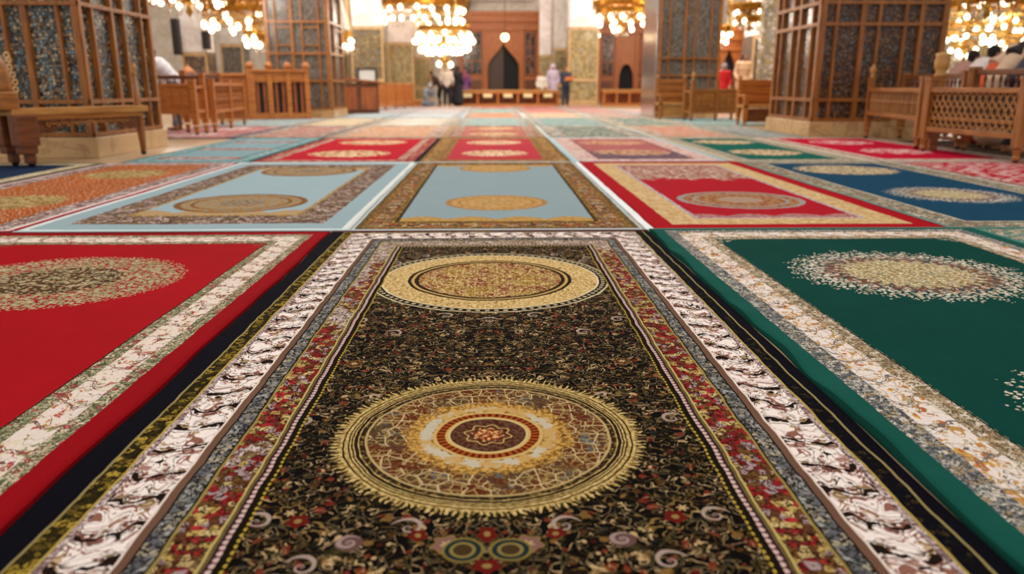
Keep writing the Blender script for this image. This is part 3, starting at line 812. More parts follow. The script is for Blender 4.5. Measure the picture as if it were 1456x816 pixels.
def clad_column(label, px0, px1, ptop, Yd, D=1.4, H=8.0, mos=None, upper=None, extra=None):
    """far column: tile-clad below, pale stone above"""
    a, b = V(px0, 150, Yd), V(px1, 150, Yd); W = b.x - a.x
    zt = V((px0 + px1) / 2, ptop, Yd).z
    t = thing('tiled_column', label, 'column', ((a.x + b.x) / 2, Yd + D / 2, 0), kind='structure')
    MB().box((0, 0, (zt + H) / 2), (W * 0.94, D * 0.94, H - zt), bev=0.03).build('stone_shaft', upper or WHITEW, t)
    MB().box((0, 0, zt / 2 + 0.1), (W, D, zt - 0.2)).build('tile_cladding', mos or MOSO, t)
    f = MB()
    for sx in (-1, 1):
        f.box((sx * (W / 2 - 0.04), -D / 2 - 0.015, zt / 2), (0.08, 0.05, zt))
    for z in (0.15, zt * 0.32, zt - 0.08):
        f.box((0, -D / 2 - 0.015, z), (W, 0.06, 0.14))
    if extra: f.box((0, -D / 2 - 0.015, zt / 2), (W * 0.5, 0.035, zt)) 
    f.build('border_strips', WOOD if extra else STONE, t)
    MB().box((0, 0, 0.10), (W + 0.1, D + 0.1, 0.2), bev=0.02).build('plinth', STONE, t)
    return t
OLIVE = mosaic('olive_tile', ['#857450', '#96845c', '#72644a', '#a08c64', '#74746a'], 6, 0.22, '#6c5a3c')
clad_column('olive tiled column with framed wall tablet, left of the big chandelier', 503, 548, 37, 38.0, mos=OLIVE)
clad_column('ochre tiled column under the big chandelier, white above', 554, 590, 60, 40.5, mos=MOSO)
clad_column('narrow ochre tiled column next to the visitors', 590.5, 615, 80, 42.5, D=1.2, mos=MOSO, upper=CREAMW)
clad_column('tall white column with low ochre foot, right of the main portal', 766, 783, 78, 43.0, D=0.7, mos=MOSO)
clad_column('grey column tiled in olive, second right of the main portal', 786, 806, 68, 42.0, D=0.9, mos=OLIVE, upper=GREYST)
clad_column('wide ochre tiled column with white upper shaft, beside the standing visitors', 807, 849, 38, 39.0, mos=MOSO)
clad_column('brown clad column beneath pale arch ribs, far left aisle', 266, 301, 74, 31.0, mos=mosaic('brown_stone', ['#6a5444', '#7c6654', '#5a4638', '#84705e'], 3, 0.35, '#4a382c'), upper=WHITEW, D=1.0)
clad_column('olive clad column beside the small far chandelier', 484, 500, 75, 44.0, D=0.8, mos=OLIVE, upper=CREAMW)
clad_column('glittering grey tiled column between the right-hand pillars', 1064, 1110, 50, 33.0, mos=MOSG, upper=WHITEW)
clad_column('grey tiled column below the left chandelier', 320, 352, 62, 37.0, mos=MOSG, upper=GREYST, D=1.0)

# pale arch ribs springing from the brown clad column
def arch(label, p0, zs, span, rise, Yd, mat, thick=0.55, deep=0.8):
    bm = MB(); n = 18
    out, inn = [], []
    for k in range(n + 1):
        a = PI * k / n
        cx_, cz = p0 + span / 2 - span / 2 * math.cos(a), zs + rise * math.sin(a)
        out.append((p0 + span / 2 - (span / 2 + thick / 2) * math.cos(a), zs + (rise + thick / 2) * math.sin(a)))
        inn.append((p0 + span / 2 - (span / 2 - thick / 2) * math.cos(a), zs + (rise - thick / 2) * math.sin(a)))
    bm.prism(out + inn[::-1], 0, deep)
    o = bm.build('trim', mat); o.location = (0, Yd, 0)
    return tag(o, label, 'arch', kind='structure')
c0 = V(283, 40, 31)
arch('pale stone arch over the far left aisle', c0.x - 5.2, 3.0, 5.0, 2.6, 31.0, WHITEW)
arch('pale stone arch behind the left chandelier', c0.x + 0.2, 3.0, 5.0, 2.6, 31.1, GREYST)
for (px0, px1, p0, p1, lb) in ((241, 256, 26, 78, 'dark tall loudspeaker box on the pale wall left of the brown clad column'), (285, 297, 44, 70, 'dark loudspeaker box mounted on the brown clad column')):
    a, b = V(px0, p0, 30.6), V(px1, p1, 30.6)
    t = thing('loudspeaker', lb, 'speaker', ((a.x + b.x) / 2, 30.62, b.z))
    w_, h_ = b.x - a.x, a.z - b.z
    MB().box((0, 0.14, h_ / 2), (w_, 0.3, h_), bev=0.02).build('cabinet', BLACK, t)
    MB().box((0, -0.02, h_ / 2), (w_ * 0.86, 0.03, h_ * 0.92), bev=0.01).build('grille', plain('speaker_cloth', '#2a2422', 0.9), t)
    MB().box((0, 0.34, h_ / 2), (w_ * 0.4, 0.12, h_ * 0.3)).build('bracket', BLACK, t)

# ---- outer walls
def wall(name, label, c, d, mat):
    o = MB().box(c, d).build(name, mat); return tag(o, label, 'wall', kind='structure')
wall('wall_back', 'pale stone wall at the far end of the hall', (0, 47.3, 4.5), (62, 0.4, 9), CREAMW)
wall('wall_left', 'pale plaster wall along the far left aisle', (-27.0, 24, 4.5), (0.4, 47, 9), WHITEW)
GLIT = mosaic('glitter_wall', ['#b8a890', '#c9bca8', '#a08c60', '#d4ccc0', '#98908a', '#bca05c'], 6, 0.12, '#8c7c60')
wall('wall_right', 'glittering pale mosaic wall beyond the right benches', (20.0, 24, 4.5), (0.4, 47, 9), GLIT)
o = MB().box((13.5, 27.0, 4.5), (9.0, 0.4, 9)).build('wall_right_return', GLIT); tag(o, 'pale gold-flecked mosaic wall behind the right chandeliers', 'wall', kind='structure')
ms = MB()
ms.box((V(640, 8, 46).x, 46.95, 6.6), (9.5, 0.25, 2.0)); 
tag(ms.build('trim_1', GREYST), 'grey stone band above the main wooden portal', 'trim', kind='structure')
a, b = V(659, -6, 46.6), V(668, 9, 46.6)
t = thing('loudspeaker', 'small dark loudspeaker above the left corner of the main portal', 'speaker', ((a.x + b.x) / 2, 46.10, V(700, 16, 46.0).z))
MB().box((0, 0.0, 0.4), (0.42, 0.3, 0.8), bev=0.02).build('cabinet', BLACK, t)
MB().box((0, -0.16, 0.4), (0.36, 0.03, 0.72)).build('grille', plain('speaker_cloth', '#2a2422', 0.9), t)

# ------------------------------------------------------------------ portals
WOODPT = wood('portal_wood', '#9a5226', '#c27438', axis='z')
def portal(name, label, px0, px1, ptop, Yd, door_px, arch_top, lamp=False, side_glass=True, split=True, rounded=False):
    a, b = V(px0, 140, Yd), V(px1, 140, Yd)
    cx_, W = (a.x + b.x) / 2, b.x - a.x
    H = V(700, ptop, Yd).z
    t = thing(name, label, 'doorway', (cx_, Yd, 0), kind='structure')
    d0, d1 = V(door_px[0], 140, Yd).x - cx_, V(door_px[1], 140, Yd).x - cx_
    zt = V(700, arch_top, Yd).z
    # front with an ogee opening
    fr = MB(); n = 10; mid = (d0 + d1) / 2; hw = (d1 - d0) / 2
    zsp = zt * 0.58
    left = []
    for k in range(n + 1):
        u = k / n
        left.append((mid - hw * math.cos(u * PI / 2), zsp + (zt - zsp) * math.sin(u * PI / 2)) if rounded else (mid - hw * (1 - u * u * (3 - 2 * u)), zsp + (zt - zsp) * u))
    poly = [(-W / 2, 0), (d0, 0)] + left + [(2 * mid - x_, z_) for x_, z_ in reversed(left[:-1])] + [(d1, 0), (W / 2, 0), (W / 2, H - 0.5), (-W / 2, H - 0.5)]
    fr.prism(poly, 0.0, 0.25)
    fr.build('front_panel', WOODPT, t)
    cn = MB()
    cn.box((0, 0.05, H - 0.1), (W + 0.3, 0.6, 0.2), bev=0.03); cn.box((0, 0.08, H - 0.38), (W + 0.12, 0.5, 0.38), bev=0.02)
    cn.box((0, 0.02, H - 0.95), (W, 0.35, 0.12), bev=0.02)
    cn.build('cornice', WOODPT, t)
    for x_ in (-W / 2 + 0.09, W / 2 - 0.09, d0 - 0.16, d1 + 0.16):
        sv = MB(); sv.box((x_, -0.04, (H - 0.9) / 2), (0.18, 0.14, H - 0.9), bev=0.02)
        sv.build('pilaster', WOODPT, t)
    if side_glass:
        for s, x0_, x1_ in ((-1, -W / 2 + 0.2, d0 - 0.28), (1, d1 + 0.28, W / 2 - 0.2)):
            if x1_ - x0_ < 0.2: continue
            cxx = (x0_ + x1_) / 2
            g = MB(); g.box((cxx, -0.02, H * 0.54), (x1_ - x0_ - 0.1, 0.05, H * 0.46))
            gp_ = g.build('glazed_panel', GLASSY, t)
            q = MB()
            for k in (-1, 0, 1): q.box((cxx + k * (x1_ - x0_ - 0.1) / 2.2, -0.06, H * 0.54), (0.05, 0.05, H * 0.48))
            for z in (0.31, 0.46, 0.62, 0.77): q.box((cxx, -0.06, H * z), (x1_ - x0_ - 0.06, 0.05, 0.05))
            q.build('glazing_bars', WOODR, gp_)
            lo = MB(); lo.box((cxx, -0.02, H * 0.15), (x1_ - x0_ - 0.14, 0.06, H * 0.2), bev=0.02); lo.build('lower_panel', WOODD, t)
    MB().box((mid + (hw * 0.45 if split else 0), 0.5, zt / 2), (hw * (1.1 if split else 2.0) + 0.1, 0.06, zt)).build('painted_dark_recess', DARK, t)  # near-black panel painted to stand for the unlit space beyond the opening
    if split:
        lf = MB(); lf.box((mid - hw * 0.5, 0.40, zt / 2), (hw * 1.02, 0.08, zt)); lf.box((mid - hw * 0.5, 0.35, zt * 0.3), (hw * 0.7, 0.04, zt * 0.4), bev=0.01)
        lf.build('door_leaf', BROWNLEAF, t)
    return t
portal('door_1', 'big carved red-wood portal with a dark pointed opening, middle of the far wall', 652, 767, 16, 46.0, (694, 738), 58)
portal('door_2', 'orange wooden portal with a small dark arched opening, right of the tiled column', 848, 916, 20, 45.0, (879, 899), 91, side_glass=True, split=False, rounded=True)
portal('door_3', 'wooden doorway behind the people at the right', 1003, 1062, 38, 36.0, (1022, 1044), 64, side_glass=True, split=True)
# the globe lamp in front of the main portal
lp = V(718, 53, 44.6)
t = thing('globe_lamp', 'single glowing globe lamp hanging before the main portal arch', 'lamp', lp)
MB().ball((0, 0, 0), 0.21, u=16, v=10).build('globe', emit('globe_glow', '#ffe2b0', 7.0), t, True)
h = MB(); h.tube([(0, 0, 0.2), (0, 0, 4.6)], 0.015, 6); h.build('cord', BLACK, t)
MB().lathe([(0.02, 0.34), (0.09, 0.24), (0.11, 0.18), (0.02, 0.17)]).build('cap', BRASS, t, True)
# framed tablet on the olive column
a, b = V(509, 98, 37.9), V(535, 117, 37.9)
t = thing('wall_tablet', 'pale tablet in a dark frame hung on the olive tiled column', 'picture', ((a.x + b.x) / 2, 37.93, (a.z + b.z) / 2))
w_, h_ = b.x - a.x, a.z - b.z
f = MB()
for s in (-1, 1): f.box((s * w_ / 2, 0, 0), (0.08, 0.07, h_ + 0.08)); f.box((0, 0, s * h_ / 2), (w_, 0.07, 0.08))
f.build('frame', BLACK, t); MB().box((0, 0.01, 0), (w_ - 0.04, 0.03, h_ - 0.04)).build('tablet_face', plain('pale_board', '#c9cdd0', 0.5), t)
# ------------------------------------------------------------------ wooden furniture
PALEV = wood('pale_carving', '#8c5c2a', '#b88446', axis='z')
WOODX = wood('painted_shade_wood', '#3a2012', '#4c2c18')
def lattice(mb, x0, x1, z0, z1, y, cell=0.11, t=0.013):
    """pierced screen of interlaced rings and lozenges"""
    nx = max(2, round((x1 - x0) / cell)); nz_ = max(2, round((z1 - z0) / (cell * 1.35)))
    cw, ch = (x1 - x0) / nx, (z1 - z0) / nz_
    R4 = Matrix.Rotation(PI / 2, 4, 'X')
    for i in range(nx):
        for j in range(nz_):
            c = (x0 + (i + .5) * cw, y, z0 + (j + .5) * ch)
            S = Matrix.Diagonal((cw / max(cw, ch), 1, ch / max(cw, ch), 1))
            mb.torus(c, max(cw, ch) * 0.47, t * 0.55, 12, 5, S @ R4)
            mb.bar((c[0] - cw / 2, y, c[2]), (c[0], y, c[2] + ch / 2), t, t * 0.8); mb.bar((c[0], y, c[2] + ch / 2), (c[0] + cw / 2, y, c[2]), t, t * 0.8)
            mb.bar((c[0] + cw / 2, y, c[2]), (c[0], y, c[2] - ch / 2), t, t * 0.8); mb.bar((c[0], y, c[2] - ch / 2), (c[0] - cw / 2, y, c[2]), t, t * 0.8)
def post_mesh(h, w=0.09, fin=True, taper=True):
    m = MB()
    m.box((0, 0, h * 0.55 + 0.04), (w, w, h * 0.9 - 0.08), bev=0.008)
    m.box((0, 0, h - 0.01), (w * 1.15, w * 1.15, 0.05), bev=0.006)
    m.lathe([(w * 0.30, 0.02), (w * 0.42, 0.05), (w * 0.34, 0.09), (w * 0.5, 0.16)], seg=12)
    return m
def finial_prof(w, h): return [(w * 0.35, 0), (w * 0.5, h * 0.12), (w * 0.3, h * 0.25), (w * 0.62, h * 0.5), (w * 0.5, h * 0.72), (w * 0.2, h * 0.88), (0.004, h)]

def bench(name, label, p, q, cat='bench', top=0.86, low=0.32, depth=0.5, back=None, post_h=None, seat=True, lat=True, wd=None, panels=1, fin=(False, False), feet=True, side=1, pw=0.09, z0=0.0, cell=0.11, seat_z=None, group=None, shading=False):
    """p, q: ground points of the near face; 'side' +1 puts the depth beyond the face"""
    p, q = Vector(p), Vector(q); d = q - p; L = math.hypot(d.x, d.y); rz = math.atan2(d.y, d.x)
    wd = wd or WOOD
    t = thing(name, label, cat, (p.x, p.y, z0), rz, group)
    post_h = post_h or top + 0.06
    ph = back or top
    def post(x_, y_, h, f):
        o = post_mesh(h, pw).build('post', WOODV if wd is WOOD else wd, t, label=None); o.location = (x_, y_, 0)
        if feet:
            k = MB().ball((0, 0, 0.035), 0.038, (1, 1, 0.9)).build('castor', BLACK, o, True)
        if f:
            MB().lathe(finial_prof(pw * 0.95, 0.24), (0, 0, h + 0.01), 12).build('finial', WOODP, o, True)
    xs = [0 + k * L / panels for k in range(panels + 1)]
    for k, x_ in enumerate(xs):
        post(x_, 0, post_h, fin[0] if k == 0 else (fin[1] if k == panels else False))
    for x_ in (xs[0], xs[-1]):
        post(x_, side * depth, ph + 0.06, False)
    for zz in (top - 0.03, low - 0.03):
        MB().box((L / 2, 0, zz), (L, 0.075, 0.065), bev=0.008).build('rail', wd, t)
    if shading: MB().box((L / 2, side * 0.07, (low + top) / 2), (L - 0.06, 0.02, top - low - 0.04)).build('shading_board', WOODX, t, label='dark lining board added for shade behind the pierced panel')  # added dark board, its colour standing in for shade behind the carving
    for k in range(panels):
        a, b = xs[k] + pw / 2, xs[k + 1] - pw / 2
        m = MB()
        if lat == 'bars':
            nb = max(4, round((b - a) / 0.12))
            for i in range(nb):
                m.lathe([(0.018, 0), (0.018, (top - .07 - low) * .4), (0.024, (top - .07 - low) * .5), (0.018, (top - .07 - low) * .6), (0.018, top - .07 - low)], (a + (i + .5) * (b - a) / nb, 0, low + 0.01), 8)
            m.build('carved_panel', PALEV, t)
        elif lat:
            lattice(m, a, b, low + 0.01, top - 0.06, 0, cell)
            m.build('carved_panel', PALEV if wd is WOOD else wd, t)
        else:
            m.box(((a + b) / 2, 0, (low + top - 0.06) / 2), (b - a, 0.03, top - 0.06 - low), bev=0.004)
            nb = max(2, int((b - a) / 0.16))
            for i in range(nb): m.box((a + (i + .5) * (b - a) / nb, -side * 0.02, (low + top - .06) / 2), ((b - a) / nb * 0.62, 0.02, (top - .06 - low) * 0.7), bev=0.006)
            m.build('solid_panel', wd, t)
    if seat:
        sz = seat_z or low + 0.12
        MB().box((L / 2, side * depth / 2, sz), (L - 0.05, depth, 0.05), bev=0.01).build('seat', wd, t)
    if back:
        m = MB(); m.box((L / 2, side * depth, back), (L, 0.06, 0.075), bev=0.01); m.box((L / 2, side * depth, back - 0.26), (L, 0.05, 0.05), bev=0.006)
        for k in range(max(3, int(L / 0.14))):
            n = max(3, int(L / 0.14)); m.lathe([(0.012, 0), (0.022, 0.05), (0.012, 0.1), (0.022, 0.16), (0.012, 0.2)], (0.08 + (L - 0.16) * k / (n - 1), side * depth, back - 0.24), 8)
        m.build('backrest', WOODD if wd is not WOODD else WOOD, t)
    # side rails
    for x_ in (0, L):
        for zz in (low - 0.02, top - 0.06):
            MB().box((x_, side * depth / 2, zz), (0.06, depth, 0.055)).build('side_rail', wd, t)
    return t

# foremost left bench, running past the big pillar
p, q = G(205, 222), G(20, 240); d = q - p; L = d.length
rz = math.atan2(d.y, d.x)
t = thing('prayer_bench', 'long pale-topped wooden bench with a carved apron in front of the big blue mosaic pillar', 'bench', (p.x, p.y, 0.018), rz)
MB().box((L / 2, -0.02, 0.60), (L + 0.05, 0.34, 0.075), bev=0.012).build('seat', WOODP, t)
MB().box((L / 2, 0.12, 0.535), (L - 0.1, 0.03, 0.06), bev=0.006).build('seat_rail', WOOD, t)
ap = MB(); n = 14; poly = []
for k in range(n + 1):
    u = k / n; poly.append((0.12 + u * (L - 0.40), 0.34 + 0.13 * (1 - math.cos(u * 2 * PI)) / 2 + (0.03 if k % 2 else 0)))
ap.prism([(L - 0.28, 0.50), (0.12, 0.50)] + poly, 0.07, 0.10); ap.build('apron', WOODD, t)
sc = MB()
for k in range(18):
    sc.torus((0.3 + k * (L - 0.7) / 17, 0.12, 0.475 - 0.02 * (k % 2)), 0.022, 0.008, 10, 5, Matrix.Rotation(PI / 2, 4, 'X'))
sc.build('carving', WOOD, t)
lg = MB(); lg.tube([(0, 0, 1.04), (0, 0, 0.6), (0.0, 0, 0.32), (0.0, 0, 0.05)], [0.018, 0.045, 0.05, 0.03], 12)
lgo = lg.build('post', WOODV, t, True)
MB().ball((0, 0, 0.035), 0.036, (1, 1, .95)).build('castor', BLACK, lgo, True)
MB().lathe(finial_prof(0.06, 0.16), (0, 0, 1.02), 12).build('finial', WOODP, lgo, True)
for yy in (-0.14, 0.14):
    m = MB(); m.box((L - 0.09, yy, 0.40), (0.24, 0.16, 0.34), bev=0.02); m.box((L - 0.09, yy, 0.20), (0.18, 0.13, 0.12), bev=0.02); m.box((L - 0.11, yy, 0.10), (0.09, 0.09, 0.12), bev=0.01)
    lo = m.build('leg', WOODD, t); MB().ball((L - 0.12, yy, 0.035), 0.042, (1, 1, .9)).build('castor', BLACK, lo, True)
ar = MB(); ar.tube([(L - 0.02, 0, 0.62), (L + 0.02, 0, 0.9), (L + 0.0, 0, 1.05), (L + 0.06, 0, 1.2), (L + 0.03, 0, 1.28)], [0.10, 0.13, 0.10, 0.08, 0.03], 14)
ar.box((L + 0.02, 0, 0.72), (0.20, 0.30, 0.2), bev=0.02)
aro = ar.build('carved_arm', WOOD, t, True)
cv = MB()
for k in range(22): cv.torus((L - 0.09 + 0.02 * math.sin(k * 1.7), 0.10 * math.sin(k * 2.1), 0.66 + k * 0.026), 0.028, 0.010, 10, 6, Matrix.Rotation(PI / 2, 4, 'X'))
cv.build('scrollwork', plain('gilt_carving', '#c9a878', 0.35), aro, True)

# left enclosure
bench('low_bench', 'orange-brown wooden bench with a solid back, just beyond the big blue mosaic pillar', (-7.2, 14.75, 0), (-5.48, 14.75, 0), top=0.92, low=0.44, back=1.04, depth=0.5, lat=False, wd=WOODO, seat=False, pw=0.10, z0=0.017)
bench('carved_railing', 'brown two-panel carved railing on castors reaching back from the solid-backed bench', (-5.42, 15.55, 0), (-5.82, 18.7, 0), cat='railing', top=0.94, low=0.42, back=1.10, depth=0.5, panels=2, side=1, seat=False, wd=WOODO, pw=0.10, cell=0.14, z0=0.017, shading=True)
p, q = (-6.50, 21.7), (-5.12, 22.2); d = Vector((q[0] - p[0], q[1] - p[1], 0)); L = d.length
t = thing('arcade_screen', 'tall orange-brown wooden arcade screen with knobbed posts before the blue panelled pillar', 'screen', (p[0], p[1], 0.017), math.atan2(d.y, d.x))
for k in range(4):
    x_ = L * k / 3
    po = MB().box((x_, 0, 0.66), (0.20 if k == 0 else 0.13, 0.2, 1.32), bev=0.015).build('post', WOODO, t)
    MB().lathe([(0.05, 0), (0.10, 0.05), (0.11, 0.12), (0.06, 0.18), (0.01, 0.21)], (x_, 0, 1.31), 12).build('knob', WOODO, po, True)
m = MB(); m.box((L / 2, 0, 1.13), (L, 0.12, 0.30), bev=0.02); m.box((L / 2, -0.04, 1.28), (L, 0.2, 0.06), bev=0.01); m.build('top_rail', WOODO, t)
m = MB(); m.box((L / 2, 0, 0.08), (L, 0.16, 0.16), bev=0.01); m.build('bottom_rail', WOODO, t)
for k in range(3):
    m = MB(); c = L * (k + .5) / 3
    m.box((c - 0.08, 0.03, 0.55), (0.07, 0.06, 0.9)); m.box((c + 0.1, 0.03, 0.55), (0.07, 0.06, 0.9)); m.build('mullion', WOODR, t)
    MB().box((c, 0.12, 0.56), (L / 3 - 0.14, 0.03, 0.86)).build('shade_backing', plain('painted_shade_board', '#2c1a12', 0.6), t)  # dark-coloured sheet painting the shade inside the open bays
a, b = V(305, 150, 24.0), V(358, 150, 22.6)
t = thing('carved_cabinet', 'orange wooden cabinet with a domed crest left of the arcade screen', 'cabinet', (-8.0, 22.6, 0))
MB().box((0, 0.25, 0.58), (2.1, 0.5, 1.16), bev=0.02).build('body', WOODO, t)
m = MB(); m.box((0, 0.2, 1.20), (2.2, 0.62, 0.08), bev=0.02); m.build('top_board', WOODO, t)
for k in range(3): MB().box((-0.68 + k * 0.68, -0.02, 0.55), (0.56, 0.05, 0.8), bev=0.02).build('door', WOODR, t)
MB().lathe([(0.16, 0), (0.17, 0.05), (0.12, 0.12), (0.05, 0.16), (0.03, 0.2), (0.01, 0.24)], (-0.55, 0.2, 1.24), 16).build('crest', WOODO, t, True)

# left far: dark cabinet and receding railing
p, q = Vector((-4.95, 26.3, 0)), Vector((-4.05, 27.2, 0))
t = thing('reading_desk', 'dark brown wooden desk with sloping top beyond the blue panelled pillar', 'desk', (-4.5, 26.6, 0.017), 0.35)
MB().box((0, 0, 0.48), (1.35, 0.6, 0.96), bev=0.02).build('body', WOODD, t)
m = MB(); m.box((0, -0.04, 1.06), (1.45, 0.75, 0.07), ry=0.10, bev=0.015); m.build('sloping_top', WOODR, t)
for k in (-1, 1): MB().box((k * 0.33, -0.32, 0.48), (0.52, 0.04, 0.72), bev=0.015).build('door', WOODR, t)
bench('carved_railing', 'long pale carved railing running back along the left of the aisle', (-4.15, 28.2, 0), (-3.45, 34.4, 0), cat='railing', top=0.94, low=0.22, depth=0.35, panels=4, seat=False, wd=WOODO, pw=0.12, side=1, lat=False, z0=0.017)
t = thing('low_step', 'low orange wooden step beside the visitors at the far left', 'step', (-4.3, 36.6, 0))
MB().box((0, 0, 0.1), (2.6, 0.6, 0.2), bev=0.02).build('base', WOODO, t); MB().box((0, 0, 0.23), (2.7, 0.7, 0.06), bev=0.015).build('tread', WOODO, t)

# long table in front of the portal
x0_, x1_ = V(648, 140, 36.4).x, V(796, 140, 36.4).x; L = x1_ - x0_
def long_table(label, x0_, L, y_, np_, Hh=0.72, plaques=True):
    t = thing('long_table', label, 'table', (x0_ + L / 2, y_, 0.0))
    MB().box((0, 0, Hh - 0.045), (L, 0.8, 0.09), bev=0.015).build('tabletop', WOODP, t)
    MB().box((0, -0.35, Hh - 0.13), (L - 0.1, 0.05, 0.08)).build('apron', WOODO, t)
    MB().box((0, 0.3, 0.34), (L - 0.1, 0.04, 0.64)).build('back_panel', WOODR, t)
    MB().box((0, -0.1, 0.05), (L - 0.1, 0.6, 0.1), bev=0.01).build('base_rail', WOODO, t)
    for k in range(np_ + 1):
        lgm = MB(); x_ = -L / 2 + 0.08 + k * (L - 0.16) / np_
        lgm.lathe([(0.05, 0), (0.065, 0.06), (0.04, 0.12), (0.055, 0.32), (0.04, 0.5), (0.06, Hh - 0.1)], (x_, -0.33, 0), 10)
        lgm.build('leg', WOODO, t, True)
    if plaques:
        for k in range(np_):
            MB().box((-L / 2 + 0.08 + (k + .5) * (L - 0.16) / np_, -0.37, Hh - 0.25), (0.40, 0.03, 0.17), bev=0.008).build('plaque', plain('cream_plaque', '#e0d0a0', 0.5), t)
    return t
long_table('long honey wood table with five cream plaques in front of the main portal', x0_, L, 36.8, 5)
x0_, x1_ = V(856, 140, 37).x, V(915, 140, 37).x
long_table('shorter wooden table in front of the orange portal', x0_, x1_ - x0_, 37.2, 3, 0.74, False)

# right side
def armchair(label, x, y, w, h, dpt, rz=0.0, wd=None, cream=False, seat=0.42):
    wd = wd or WOOD
    t = thing('wooden_seat', label, 'seat', (x, y, 0), rz)
    for sx in (-1, 1):
        for sy in (-1, 1):
            hh = h if sy > 0 else seat + 0.24
            o = post_mesh(hh, 0.10).build('leg', wd, t); o.location = (sx * (w / 2 - 0.05), sy * (dpt / 2 - 0.05), 0)
            if sy > 0: MB().lathe(finial_prof(0.08, 0.14), (0, 0, hh), 10).build('finial', wd, o, True)
    MB().box((0, 0, seat), (w, dpt, 0.07), bev=0.012).build('seat', WOODP, t)
    m = MB()
    for z in (0.62, 0.80, 0.98): m.box((0, dpt / 2 - 0.05, h * z - 0.02), (w - 0.1, 0.05, 0.12), bev=0.01)
    m.box((0, dpt / 2 - 0.04, (h + seat) / 2), (w - 0.16, 0.025, h - seat - 0.05)); m.build('backrest', wd, t)
    for sx in (-1, 1): MB().box((sx * (w / 2 - 0.05), 0, seat + 0.24), (0.09, dpt, 0.05), bev=0.012).build('armrest', wd, t)
    m = MB(); m.box((0, -dpt / 2 + 0.05, seat / 2 + 0.02), (w - 0.18, 0.04, seat - 0.14), bev=0.01)
    m.build('front_board', WOODP if cream else WOODD, t, label='pale front board' if cream else None)
    return t
armchair('wooden armchair with a pale front board at the foot of the silver-edged pillar', 4.98, 21.9, 0.85, 1.06, 0.6, cream=True)
bench('carved_railing', 'carved railing with tall end posts in front of the people at the right', (5.2, 20.6, 0), (6.55, 20.9, 0), cat='railing', top=0.80, low=0.24, back=None, depth=0.4, panels=2, fin=(True, False), post_h=1.0, lat=False, wd=WOOD, seat=False, z0=0.017)
armchair('high-backed wooden seat with carved sides left of the dark carved pillar', 6.25, 18.4, 0.95, 1.02, 0.6, seat=0.44, wd=WOODO)
armchair('second high-backed wooden seat squeezed against the dark carved pillar', 7.25, 17.6, 0.8, 1.06, 0.6, wd=WOODD, seat=0.42)
bench('carved_railing', 'distant carved railing under the bright right-hand chandeliers', (8.6, 21.5, 0), (13.0, 20.5, 0), cat='railing', top=0.95, low=0.3, depth=0.4, panels=3, seat=False, wd=WOOD, cell=0.2)
bench('carved_bench', 'carved wooden bench with a raised panel just left of the nearest right bench', (6.50, 13.55, 0), (6.10, 11.15, 0), top=0.85, low=0.46, depth=0.55, back=1.02, fin=(True, False), post_h=1.0, side=1, seat=False, wd=WOOD, pw=0.10, lat='bars', z0=0.017, shading=True)
bench('carved_bench', 'nearest carved bench with a deep pierced panel at the right edge', (5.98, 10.75, 0), (6.16, 9.05, 0), top=0.86, low=0.34, depth=0.62, back=1.06, fin=(False, False), post_h=0.98, side=1, seat=True, wd=WOOD, pw=0.11, cell=0.115, z0=0.017, shading=True)
# carved newel where the two right benches meet
t = thing('newel_post', 'gilded carved newel post standing where the two right benches meet', 'post', (6.22, 10.98, 0.017))
MB().box((0, 0, 0.5), (0.12, 0.12, 1.0), bev=0.01).build('shaft', WOOD, t)
MB().lathe([(0.07, 0), (0.085, 0.03), (0.06, 0.07), (0.09, 0.12), (0.10, 0.2), (0.085, 0.27), (0.1, 0.31), (0.03, 0.33)], (0, 0, 1.0), 14).build('capital', plain('gilt_carving', '#b8894a', 0.35), t, True)
t = thing('stone_step', 'tan stone step showing under the raised panel bench', 'step', (7.35, 13.86, 0))
MB().box((0, 0, 0.09), (0.7, 0.40, 0.18), bev=0.02).build('lower_tread', STONE, t); MB().box((0.05, 0.06, 0.24), (0.5, 0.26, 0.12), bev=0.02).build('upper_tread', STONE, t)
